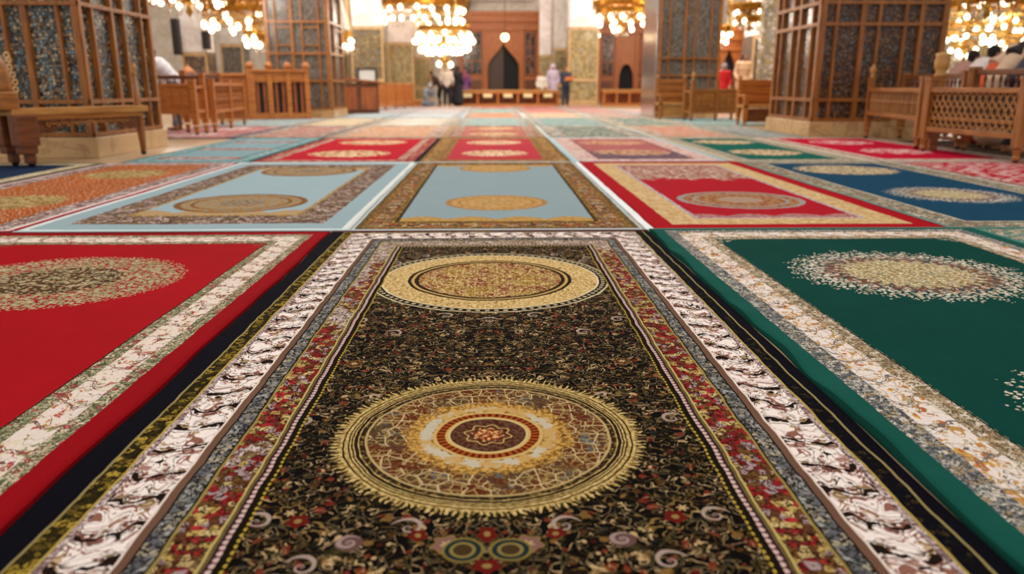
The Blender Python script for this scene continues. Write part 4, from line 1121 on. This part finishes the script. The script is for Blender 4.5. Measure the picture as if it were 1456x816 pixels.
# ------------------------------------------------------------------ chandeliers
bulb_me = MB().lathe([(0.03, -0.13), (0.085, -0.10), (0.115, -0.03), (0.11, 0.04), (0.07, 0.10), (0.035, 0.13)], seg=10).mesh('bulb', BULB, True)
drop_me = MB().ball((0, 0, 0), 0.05, (0.7, 0.7, 1.5), 6, 5).mesh('crystal_drop', CRYSTAL, True)
def chandelier(label, px, Yd, tiers, basket, group='hanging chandeliers', scale=1.0, jit=0.03):
    rj = random.Random(int(px * 7 + Yd))
    """tiers: (pixel y, radius in m, bulbs); basket: brass rings above (pixel y, radius)"""
    c = V(px, tiers[-1][0], Yd)
    t = thing('chandelier', label, 'chandelier', c, 0, group)
    ztop = 9.0 - c.z
    for (py, R, n) in tiers:
        z = V(px, py, Yd).z - c.z
        rg = MB(); rg.torus((0, 0, z + 0.16), R, 0.03, 40, 6); rg.torus((0, 0, z + 0.25), R * 0.97, 0.02, 40, 5)
        rg.build('brass_ring', BRASS, t, True)
        arm_me = MB().tube([(0, 0, z + 0.26), (R * 0.55, 0, z + 0.10), (R, 0, z + 0.15)], 0.014, 5).mesh('arm', BRASS, True)
        for k in range(n):
            a = 2 * PI * (k + rj.uniform(-jit * 5, jit * 5)) / n + 0.3 * (py % 7); rq = R * (1 + rj.uniform(-jit, jit)); zq = z + rj.uniform(-jit, jit)
            b = bpy.data.objects.new('bulb', bulb_me); COL.objects.link(b); b.parent = t
            b.location = (rq * math.cos(a), rq * math.sin(a), zq); b.scale = (scale,) * 3
            b = bpy.data.objects.new('arm', arm_me); COL.objects.link(b); b.parent = t; b.rotation_euler = (0, 0, a)
    for (py, R) in basket:
        z = V(px, py, Yd).z - c.z
        m = MB(); m.lathe([(R, -0.16), (R * 1.03, -0.12), (R, 0.0), (R * 1.04, 0.06), (R * 0.96, 0.05), (R * 0.95, -0.1)], (0, 0, z), 40)
        n = int(R * 22)
        for k in range(n):
            a = 2 * PI * k / n
            m.lathe([(0.004, -0.30), (0.04, -0.22), (0.015, -0.14), (0.03, 0.08), (0.004, 0.2)], (R * 1.02 * math.cos(a), R * 1.02 * math.sin(a), z), 6)
        m.build('gilded_basket', GILT, t, True)
    zh = max(V(px, py, Yd).z - c.z for py, *_ in list(tiers) + list(basket))
    st = MB(); st.lathe([(0.01, -0.35), (0.09, -0.22), (0.05, -0.1), (0.12, 0.05), (0.05, 0.2), (0.05, zh * 0.5), (0.14, zh * 0.6), (0.05, zh * 0.7), (0.04, zh + 0.2)], seg=12); st.build('stem', BRASS, t, True)
    Rm = max(R for _, R, *_ in list(tiers) + list(basket))
    for k in range(6):
        a = PI / 3 * k; MB().tube([(Rm * math.cos(a), Rm * math.sin(a), zh), (0.05 * math.cos(a), 0.05 * math.sin(a), ztop)], 0.012, 5).build('chain', BRASS, t)
    Rl = tiers[-1][1]
    for k in range(8):
        a = 2 * PI * k / 8
        b = bpy.data.objects.new('crystal_drop', drop_me); COL.objects.link(b); b.parent = t; b.location = (Rl * 0.6 * math.cos(a), Rl * 0.6 * math.sin(a), -0.22)
    return t
def glow(px, py, Yd, w_):
    l = bpy.data.lights.new('chandelier_and_fill_light', 'POINT'); l.energy = w_ * 2.0; l.color = (1.0, 0.90, 0.78); l.shadow_soft_size = 0.8
    o = bpy.data.objects.new('chandelier_and_fill_light', l); COL.objects.link(o); o.location = V(px, py, Yd)
def rr(px_radius, Yd): return px_radius / (F_PX / (Yd * math.cos(TH)))
GILT = plain('gilded_filigree', '#a8742c', 0.35, 0.35, 9, 1.0)
ch = chandelier
ch('wide gilded chandelier over the visitors, upper of the two left of the main portal', 600, 40, [(16, rr(58, 40), 17), (30, rr(56, 40), 22)], [(6, rr(60, 40)), (-8, rr(66, 40))], scale=1.0)
ch('smaller five-tier chandelier hanging right above the visitors by the main portal', 632, 34.6, [(50, rr(36, 34.6), 11), (58, rr(40, 34.6), 14), (70, rr(33, 34.6), 20), (74, rr(24, 34.6), 10), (91, rr(9, 34.6), 2)], [(40, rr(34, 34.6))], scale=0.95)
ch('big gilded chandelier hanging left of the blue panelled pillar', 362, 30, [(24, rr(44, 30), 6), (36, rr(66, 30), 15), (42, rr(58, 30), 8)], [(14, rr(64, 30)), (2, rr(72, 30))], scale=0.9)
ch('small brass chandelier just below the big left one', 380, 26.6, [(57, rr(30, 26.6), 9), (64, rr(26, 26.6), 6)], [(49, rr(30, 26.6))], scale=0.85)
ch('cropped chandelier at the top edge over the left aisle', 268, 20, [(3, rr(46, 20), 10)], [(-8, rr(48, 20))], scale=0.65)
ch('little gold chandelier showing beside the olive column', 489, 33, [(58, rr(13, 33), 5), (67, rr(11, 33), 5)], [(48, rr(12, 33))], scale=0.8)
ch('brass chandelier hanging in front of the orange portal', 884, 35, [(25, rr(36, 35), 11), (34, rr(33, 35), 8), (42, rr(14, 35), 3)], [(14, rr(36, 35)), (4, rr(40, 35))], scale=0.9)
ch('small lower chandelier left of the orange portal', 838, 40.5, [(50, rr(14, 40.5), 6), (58, rr(12, 40.5), 5)], [(42, rr(12, 40.5))], scale=0.95)
ch('small chandelier glowing over the people in the right doorway', 1016, 33, [(50, rr(22, 33), 8), (60, rr(16, 33), 5)], [(40, rr(24, 33))], scale=0.85)
ch('gold chandelier with few bulbs between the right-hand pillars', 1066, 28, [(18, rr(22, 28), 5), (31, rr(20, 28), 4)], [(8, rr(30, 28)), (24, rr(18, 28))], scale=0.7)
ch('tiny chandelier beside the dark carved pillar', 1104, 40, [(30, rr(10, 40), 4), (48, rr(12, 40), 5)], [(24, rr(10, 40))], scale=0.9)
ch('large glittering chandelier at the right, left of its pair', 1370, 21, [(28, rr(34, 21), 8), (44, rr(30, 21), 7), (57, rr(34, 21), 9), (74, rr(18, 21), 6)], [(2, rr(30, 21))], scale=0.55, jit=0.11)
ch('glittering chandelier at the right edge above the bowed people', 1430, 24, [(28, rr(30, 24), 7), (42, rr(26, 24), 6), (58, rr(30, 24), 9), (70, rr(18, 24), 6)], [(0, rr(26, 24))], scale=0.6, jit=0.11)
ch('half-cropped chandelier at the top right corner', 1404, 17, [(4, rr(30, 17), 7)], [(-6, rr(34, 17))], scale=0.45)

for a_ in ((600, 2, 40, 330), (632, 40, 34.6, 300), (362, 5, 30, 480), (884, 10, 35, 400), (1016, 40, 33, 200), (1370, 10, 21, 200), (1430, 10, 24, 250), (268, -20, 20, 300), (225, -60, 24, 160), (1090, -30, 30, 300)): glow(*a_)  # chandelier lamps; those apart from any chandelier are added to brighten dim walls
# ------------------------------------------------------------------ people
SKIN = {}
def cloth(c):
    if c not in SKIN: SKIN[c] = plain('cloth', c, 0.85, 0.14, 9)
    return SKIN[c]
POSES = {
 'stand': dict(hip=(0, 0, .93), chest=(0, .0, 1.32), neck=(0, .0, 1.47), head=(0, -.02, 1.62), kneeL=(-.10, -.02, .5), kneeR=(.10, .01, .5), footL=(-.11, .02, .06), footR=(.11, .02, .06), elL=(-.27, .03, 1.12), elR=(.27, .03, 1.12), haL=(-.24, -.14, .92), haR=(.24, -.14, .92), sh=.19),
 'read': dict(hip=(0, 0, .93), chest=(0, .0, 1.32), neck=(0, -.02, 1.47), head=(0, -.07, 1.60), kneeL=(-.10, -.02, .5), kneeR=(.10, .01, .5), footL=(-.11, .02, .06), footR=(.11, .02, .06), elL=(-.26, -.02, 1.10), elR=(.26, -.02, 1.10), haL=(-.10, -.30, 1.12), haR=(.10, -.30, 1.12), sh=.19),
 'bent': dict(hip=(0, .12, .90), chest=(0, -.12, 1.18), neck=(0, -.22, 1.29), head=(0, -.32, 1.40), kneeL=(-.10, .06, .48), kneeR=(.10, .02, .48), footL=(-.11, .08, .06), footR=(.11, .08, .06), elL=(-.25, -.20, .95), elR=(.25, -.20, .95), haL=(-.16, -.38, .80), haR=(.16, -.38, .80), sh=.19),
 'ruku': dict(hip=(0, .18, .92), chest=(0, -.16, 1.10), neck=(0, -.29, 1.16), head=(0, -.41, 1.20), kneeL=(-.10, .12, .48), kneeR=(.10, .12, .48), footL=(-.11, .12, .06), footR=(.11, .12, .06), elL=(-.26, -.16, .86), elR=(.26, -.16, .86), haL=(-.17, -.08, .62), haR=(.17, -.08, .62), sh=.19),
 'sit': dict(hip=(0, 0, .50), chest=(0, -.04, .90), neck=(0, -.08, 1.05), head=(0, -.13, 1.19), kneeL=(-.13, -.44, .50), kneeR=(.13, -.44, .50), footL=(-.13, -.46, .06), footR=(.13, -.46, .06), elL=(-.27, -.12, .72), elR=(.27, -.12, .72), haL=(-.14, -.36, .60), haR=(.14, -.36, .60), sh=.19),
 'slump': dict(hip=(0, 0, .50), chest=(0, -.20, .82), neck=(0, -.34, .93), head=(0, -.46, 1.00), kneeL=(-.13, -.44, .50), kneeR=(.13, -.44, .50), footL=(-.13, -.46, .06), footR=(.13, -.46, .06), elL=(-.27, -.34, .66), elR=(.27, -.34, .66), haL=(-.12, -.52, .62), haR=(.12, -.52, .62), sh=.19),
 'kneel': dict(hip=(0, .10, .30), chest=(0, -.10, .62), neck=(0, -.20, .74), head=(0, -.28, .86), kneeL=(-.13, -.34, .09), kneeR=(.13, -.34, .09), footL=(-.13, .22, .06), footR=(.13, .22, .06), elL=(-.24, -.22, .48), elR=(.24, -.22, .48), haL=(-.13, -.38, .32), haR=(.13, -.38, .32), sh=.19),
}
def person(label, x, y, rz, pose, top, bottom, hair, skin='#a87452', robe=False, scarf=None, s=1.0, z=0.0, held=None):
    P = {k: (Vector(v) if not isinstance(v, float) else v) for k, v in POSES[pose].items()}
    t = thing('person', label, 'person', (x, y, z), rz); t.scale = (s, s, s)
    sk = plain('skin', skin, 0.55, 0.06, 12)
    def remesh(o, v):
        m = o.modifiers.new('fuse', 'REMESH'); m.mode = 'VOXEL'; m.voxel_size = v; m.use_smooth_shade = True
    ax = (P['neck'] - P['hip']).normalized()
    shL, shR = P['chest'] + ax * 0.10 + Vector((-P['sh'], 0, 0)), P['chest'] + ax * 0.10 + Vector((P['sh'], 0, 0))
    hpL, hpR = P['hip'] + Vector((-.09, 0, -.02)), P['hip'] + Vector((.09, 0, -.02))
    fd = Vector((0, -1, 0))
    b = MB()
    def torso(mb, g):
        for u, r_, w_ in ((0, .125, 1.25), (.25, .115, 1.25), (.5, .12, 1.3), (.75, .125, 1.5), (1.0, .115, 1.6)):
            c = P['hip'].lerp(P['chest'] + ax * 0.06, u)
            mb.ball(c, r_ + g, (w_, 1, 1), 14, 10)
    torso(b, -0.012)
    b.tube([P['chest'], P['neck'], P['head']], [.075, .055, .05], 10)
    hd = P['head']
    b.ball(hd + Vector((0, 0, .02)), .100, (.78, .95, 1.16), 16, 12); b.ball(hd + fd * .03 + Vector((0, 0, -.05)), .07, (.82, .9, 1), 12, 8)
    b.tube([hd + fd * .085 + Vector((0, 0, .03)), hd + fd * .118 + Vector((0, 0, -.012))], [.010, .017], 6)
    b.ball(hd + fd * .088 + Vector((0, 0, -.055)), .02, (1.2, .6, .5), 8, 6)
    for sx in (-1, 1): b.ball(hd + Vector((sx * .08, .01, .0)), .028, (.4, .8, 1.2), 8, 6); b.ball(hd + fd * .085 + Vector((sx * .032, 0, .03)), .014, (1.2, .6, .7), 8, 6)
    for sh, el, ha, sx in ((shL, P['elL'], P['haL'], -1), (shR, P['elR'], P['haR'], 1)):
        b.tube([sh, el, ha], [.052, .042, .030], 10)
        dr = (ha - el).normalized(); pm = ha + dr * .045
        b.ball(pm, .044, (.9, .5, 1.05), 10, 8, dr.to_track_quat('Z', 'Y').to_matrix().to_4x4())
        sd = dr.cross(Vector((0, 1, 0))); sd = sd.normalized() if sd.length > .1 else Vector((1, 0, 0))
        dn = dr.cross(sd).normalized()
        for k, ln in enumerate((.068, .08, .075, .058)):
            f0 = pm + dr * .035 + sd * (k - 1.5) * .021
            f1 = f0 + dr * ln * .55 + dn * .006; f2 = f1 + dr * ln * .35 + dn * .022
            b.tube([f0, f1, f2], [.0098, .009, .0075], 6)
        b.tube([pm - dr * .01 + sd * sx * .03, pm + dr * .02 + sd * sx * .062 + dn * .012, pm + dr * .05 + sd * sx * .062 + dn * .022], [.0125, .011, .0085], 6)
    for hp, kn, ft in ((hpL, P['kneeL'], P['footL']), (hpR, P['kneeR'], P['footR'])):
        b.tube([hp, kn, ft], [.085, .058, .04], 10); b.tube([ft + Vector((0, .04, -.025)), ft + Vector((0, -.16, -.035))], [.04, .03], 8)
    bo = b.build('body', sk, t, True); remesh(bo, 0.011)
    # top garment
    g = MB(); torso(g, .022)
    for sh, el, ha in ((shL, P['elL'], P['haL']), (shR, P['elR'], P['haR'])):
        g.tube([sh + Vector((0, 0, .0)), el, el.lerp(ha, .86)], [.082, .066, .05], 10); g.ball(sh, .085)
    if robe:
        if pose in ('stand', 'read', 'bent', 'ruku'):
            cb = (P['footL'] + P['footR']) / 2
            for u in [k / 8 for k in range(9)]:
                c = P['hip'].lerp(Vector((cb.x, cb.y, .20)), u); g.ball(c, .15 + .07 * u, (1.35, 1.05, .8), 16, 10)
        else:
            for kn, ft in ((P['kneeL'], P['footL']), (P['kneeR'], P['footR'])):
                g.tube([P['hip'], kn, ft + Vector((0, 0, .06))], [.17, .13, .11], 12)
    go = g.build('robe' if robe else 'shirt', cloth(top), t, True); remesh(go, 0.022)
    if not robe:
        r_ = MB()
        for hp, kn, ft in ((hpL, P['kneeL'], P['footL']), (hpR, P['kneeR'], P['footR'])):
            r_.tube([P['hip'] + Vector((0, 0, .06)), hp, kn, ft + Vector((0, 0, .03))], [.13, .115, .085, .07], 12)
        ro = r_.build('trousers', cloth(bottom), t, True); remesh(ro, 0.02)
    if scarf:
        h = MB(); h.ball(hd + Vector((0, .025, .025)), .118, (.92, 1.0, 1.12), 16, 12)
        h.tube([hd + Vector((0, .06, 0)), P['neck'] + Vector((0, .05, 0)), P['chest'] + Vector((0, .07, .02))], [.10, .12, .16], 14)
        for sx in (-1, 1): h.ball(P['neck'] + Vector((sx * .10, .01, -.06)), .09, (1.1, .9, .7))
        ho = h.build('headscarf', cloth(scarf), t, True); remesh(ho, 0.016)
    elif hair:
        h = MB(); h.ball(hd + Vector((0, .022, .045)), .104, (.86, .98, 1.02), 16, 12); h.ball(hd + Vector((0, .05, -.01)), .085, (.86, .7, 1.1), 12, 8)
        ho = h.build('hair', cloth(hair), t, True); remesh(ho, 0.014)
    if held:
        m = (P['haL'] + P['haR']) / 2 + Vector((0, -.22, .08))
        hb = thing('parcel', held[0], 'parcel', (x, y, z), rz); hb.scale = (s, s, s)
        MB().box(m, (.34, .2, .12), bev=.03).build('wrap', cloth(held[1]), hb); MB().box(m + Vector((0.02, -.02, .08)), (.2, .15, .06), bev=.02).build('folded_cloth', cloth(held[2]), hb)
    return t
def at(px, Yd): return V(px, 140, Yd).x
person('person in a white shirt and dark trousers seen from behind, left of the long table', at(636, 35.6), 35.6, PI, 'stand', '#c9c0b8', '#17141a', '#1c1512', z=0.022)
person('person wrapped in black robe and scarf by the left end of the long table', at(651, 35.9), 35.9, PI * .8, 'stand', '#14161f', None, None, robe=True, scarf='#14161f')
person('dark-haired person in brown bending forward behind the white-shirted visitor', at(623, 36.3), 36.3, -PI / 2, 'bent', '#3a2420', '#241a18', '#1a1210')
person('person in red half hidden between the white-shirted and black-robed visitors', at(644, 37.8), 37.8, PI, 'stand', '#8c2c34', '#2a1c22', '#2a1814', s=1.03)
person('person in a purple robe peeking out beside the black-robed visitor', at(661.5, 38.3), 38.3, PI, 'stand', '#6a3a72', None, None, robe=True, scarf='#7a3c4a', s=0.93)
person('person in grey-blue kneeling on the low step at the far left', at(608, 35.7), 35.7, 0.6, 'kneel', '#7a828e', None, None, robe=True, scarf='#8a929c', z=0.017)
person('person in a white shirt standing behind the right half of the long table', at(770, 38.0), 38.0, 0.3, 'stand', '#cfc6bc', '#5a5048', '#241a16', s=0.88)
person('person in a patterned lavender robe and veil behind the table end', at(786, 38.5), 38.5, 0, 'stand', '#b0a0b4', None, None, robe=True, scarf='#bcaec4', s=1.08)
person('person in dark navy holding an orange parcel at the right end of the long table', at(804, 36.0), 36.0, 0.2, 'read', '#2c3240', '#232a3c', '#3a2620', held=('orange and pink parcel held by the navy-clad visitor', '#c9762c', '#b0485c'))
person('person in a white shirt bent over behind the orange-brown wooden bench', at(243, 16.4), 16.4, -PI / 2, 'bent', '#d8d4da', '#6a6468', '#17110f', s=1.06, z=0.022)
person('person in a dusty pink top bowed low behind the nearest carved bench', at(1352, 13.0), 13.0, PI * .5, 'bent', '#b08478', '#6a4a44', '#1c1412', s=0.93, z=0.03)
person('person in a white shirt with black hair bowing behind the nearest carved bench', at(1378, 12.36), 12.36, PI * .5, 'bent', '#d4cac8', '#8c8480', '#120e0d', s=0.96, z=0.03)
person('person in a bright orange robe bowing behind the nearest carved bench', at(1404, 11.72), 11.72, PI * .5, 'bent', '#c8502a', None, None, robe=True, scarf='#c9a890', s=0.95, z=0.03)
person('person in a tan robe and dark veil bowing at the right edge behind the bench', at(1428, 11.06), 11.06, PI * .5, 'bent', '#c2a58a', None, None, robe=True, scarf='#1a1210', s=1.04, z=0.03)
person('dark-haired person in navy cut off by the right edge', at(1458, 10.4), 10.4, PI * .5, 'bent', '#232838', '#1c1c24', '#120e0d', s=1.05, z=0.03)
person('person in a crimson dress standing left in the right doorway', at(1008, 31.5), 31.5, 0.4, 'stand', '#b0202c', None, None, robe=True, scarf='#5a1c20', s=1.15)
person('person in a cream shawl standing in the right doorway between crimson and red clad people', at(1018, 32.4), 32.4, 0.0, 'stand', '#d0bca8', '#3a2c2c', '#2a1a16', s=1.02)
person('person in a red coat and grey scarf just in front of the right doorway', at(1027, 29.6), 29.6, -0.3, 'stand', '#c01420', None, None, robe=True, scarf='#8a8894', s=0.97)
person('person in a beige robe by the right edge of the doorway', at(1054, 31.0), 31.0, 0.2, 'stand', '#c9a484', None, None, robe=True, scarf='#4a3634', s=1.22)
# ------------------------------------------------------------------ light and look
w = bpy.data.worlds.new('hall_light'); SC.world = w; w.use_nodes = True
bg = w.node_tree.nodes['Background']
bg.inputs[0].default_value = hexc('#f4ebe2'); bg.inputs[1].default_value = 0.84
def area(name, loc, sx, sy, power, col, rot=(0, 0, 0)):
    l = bpy.data.lights.new(name, 'AREA'); l.shape = 'RECTANGLE'; l.size = sx; l.size_y = sy; l.energy = power; l.color = col
    o = bpy.data.objects.new(name, l); COL.objects.link(o); o.location = loc; o.rotation_euler = rot
area('overhead_fill_panel', (0, 5.0, 8.5), 9, 7, 330, (1.0, 0.95, 0.9))  # unseen overhead panel added to light the near rugs; no ceiling is built
area('overhead_fill_panel', (0, 26, 8.8), 16, 22, 3200, (1.0, 0.9, 0.78))  # second unseen panel, added to brighten the far half of the hall
SC.view_settings.view_transform = 'Standard'
SC.view_settings.look = 'None'
SC.view_settings.gamma = 1.0
SC.view_settings.use_curve_mapping = False
SC.view_settings.exposure = 0.0
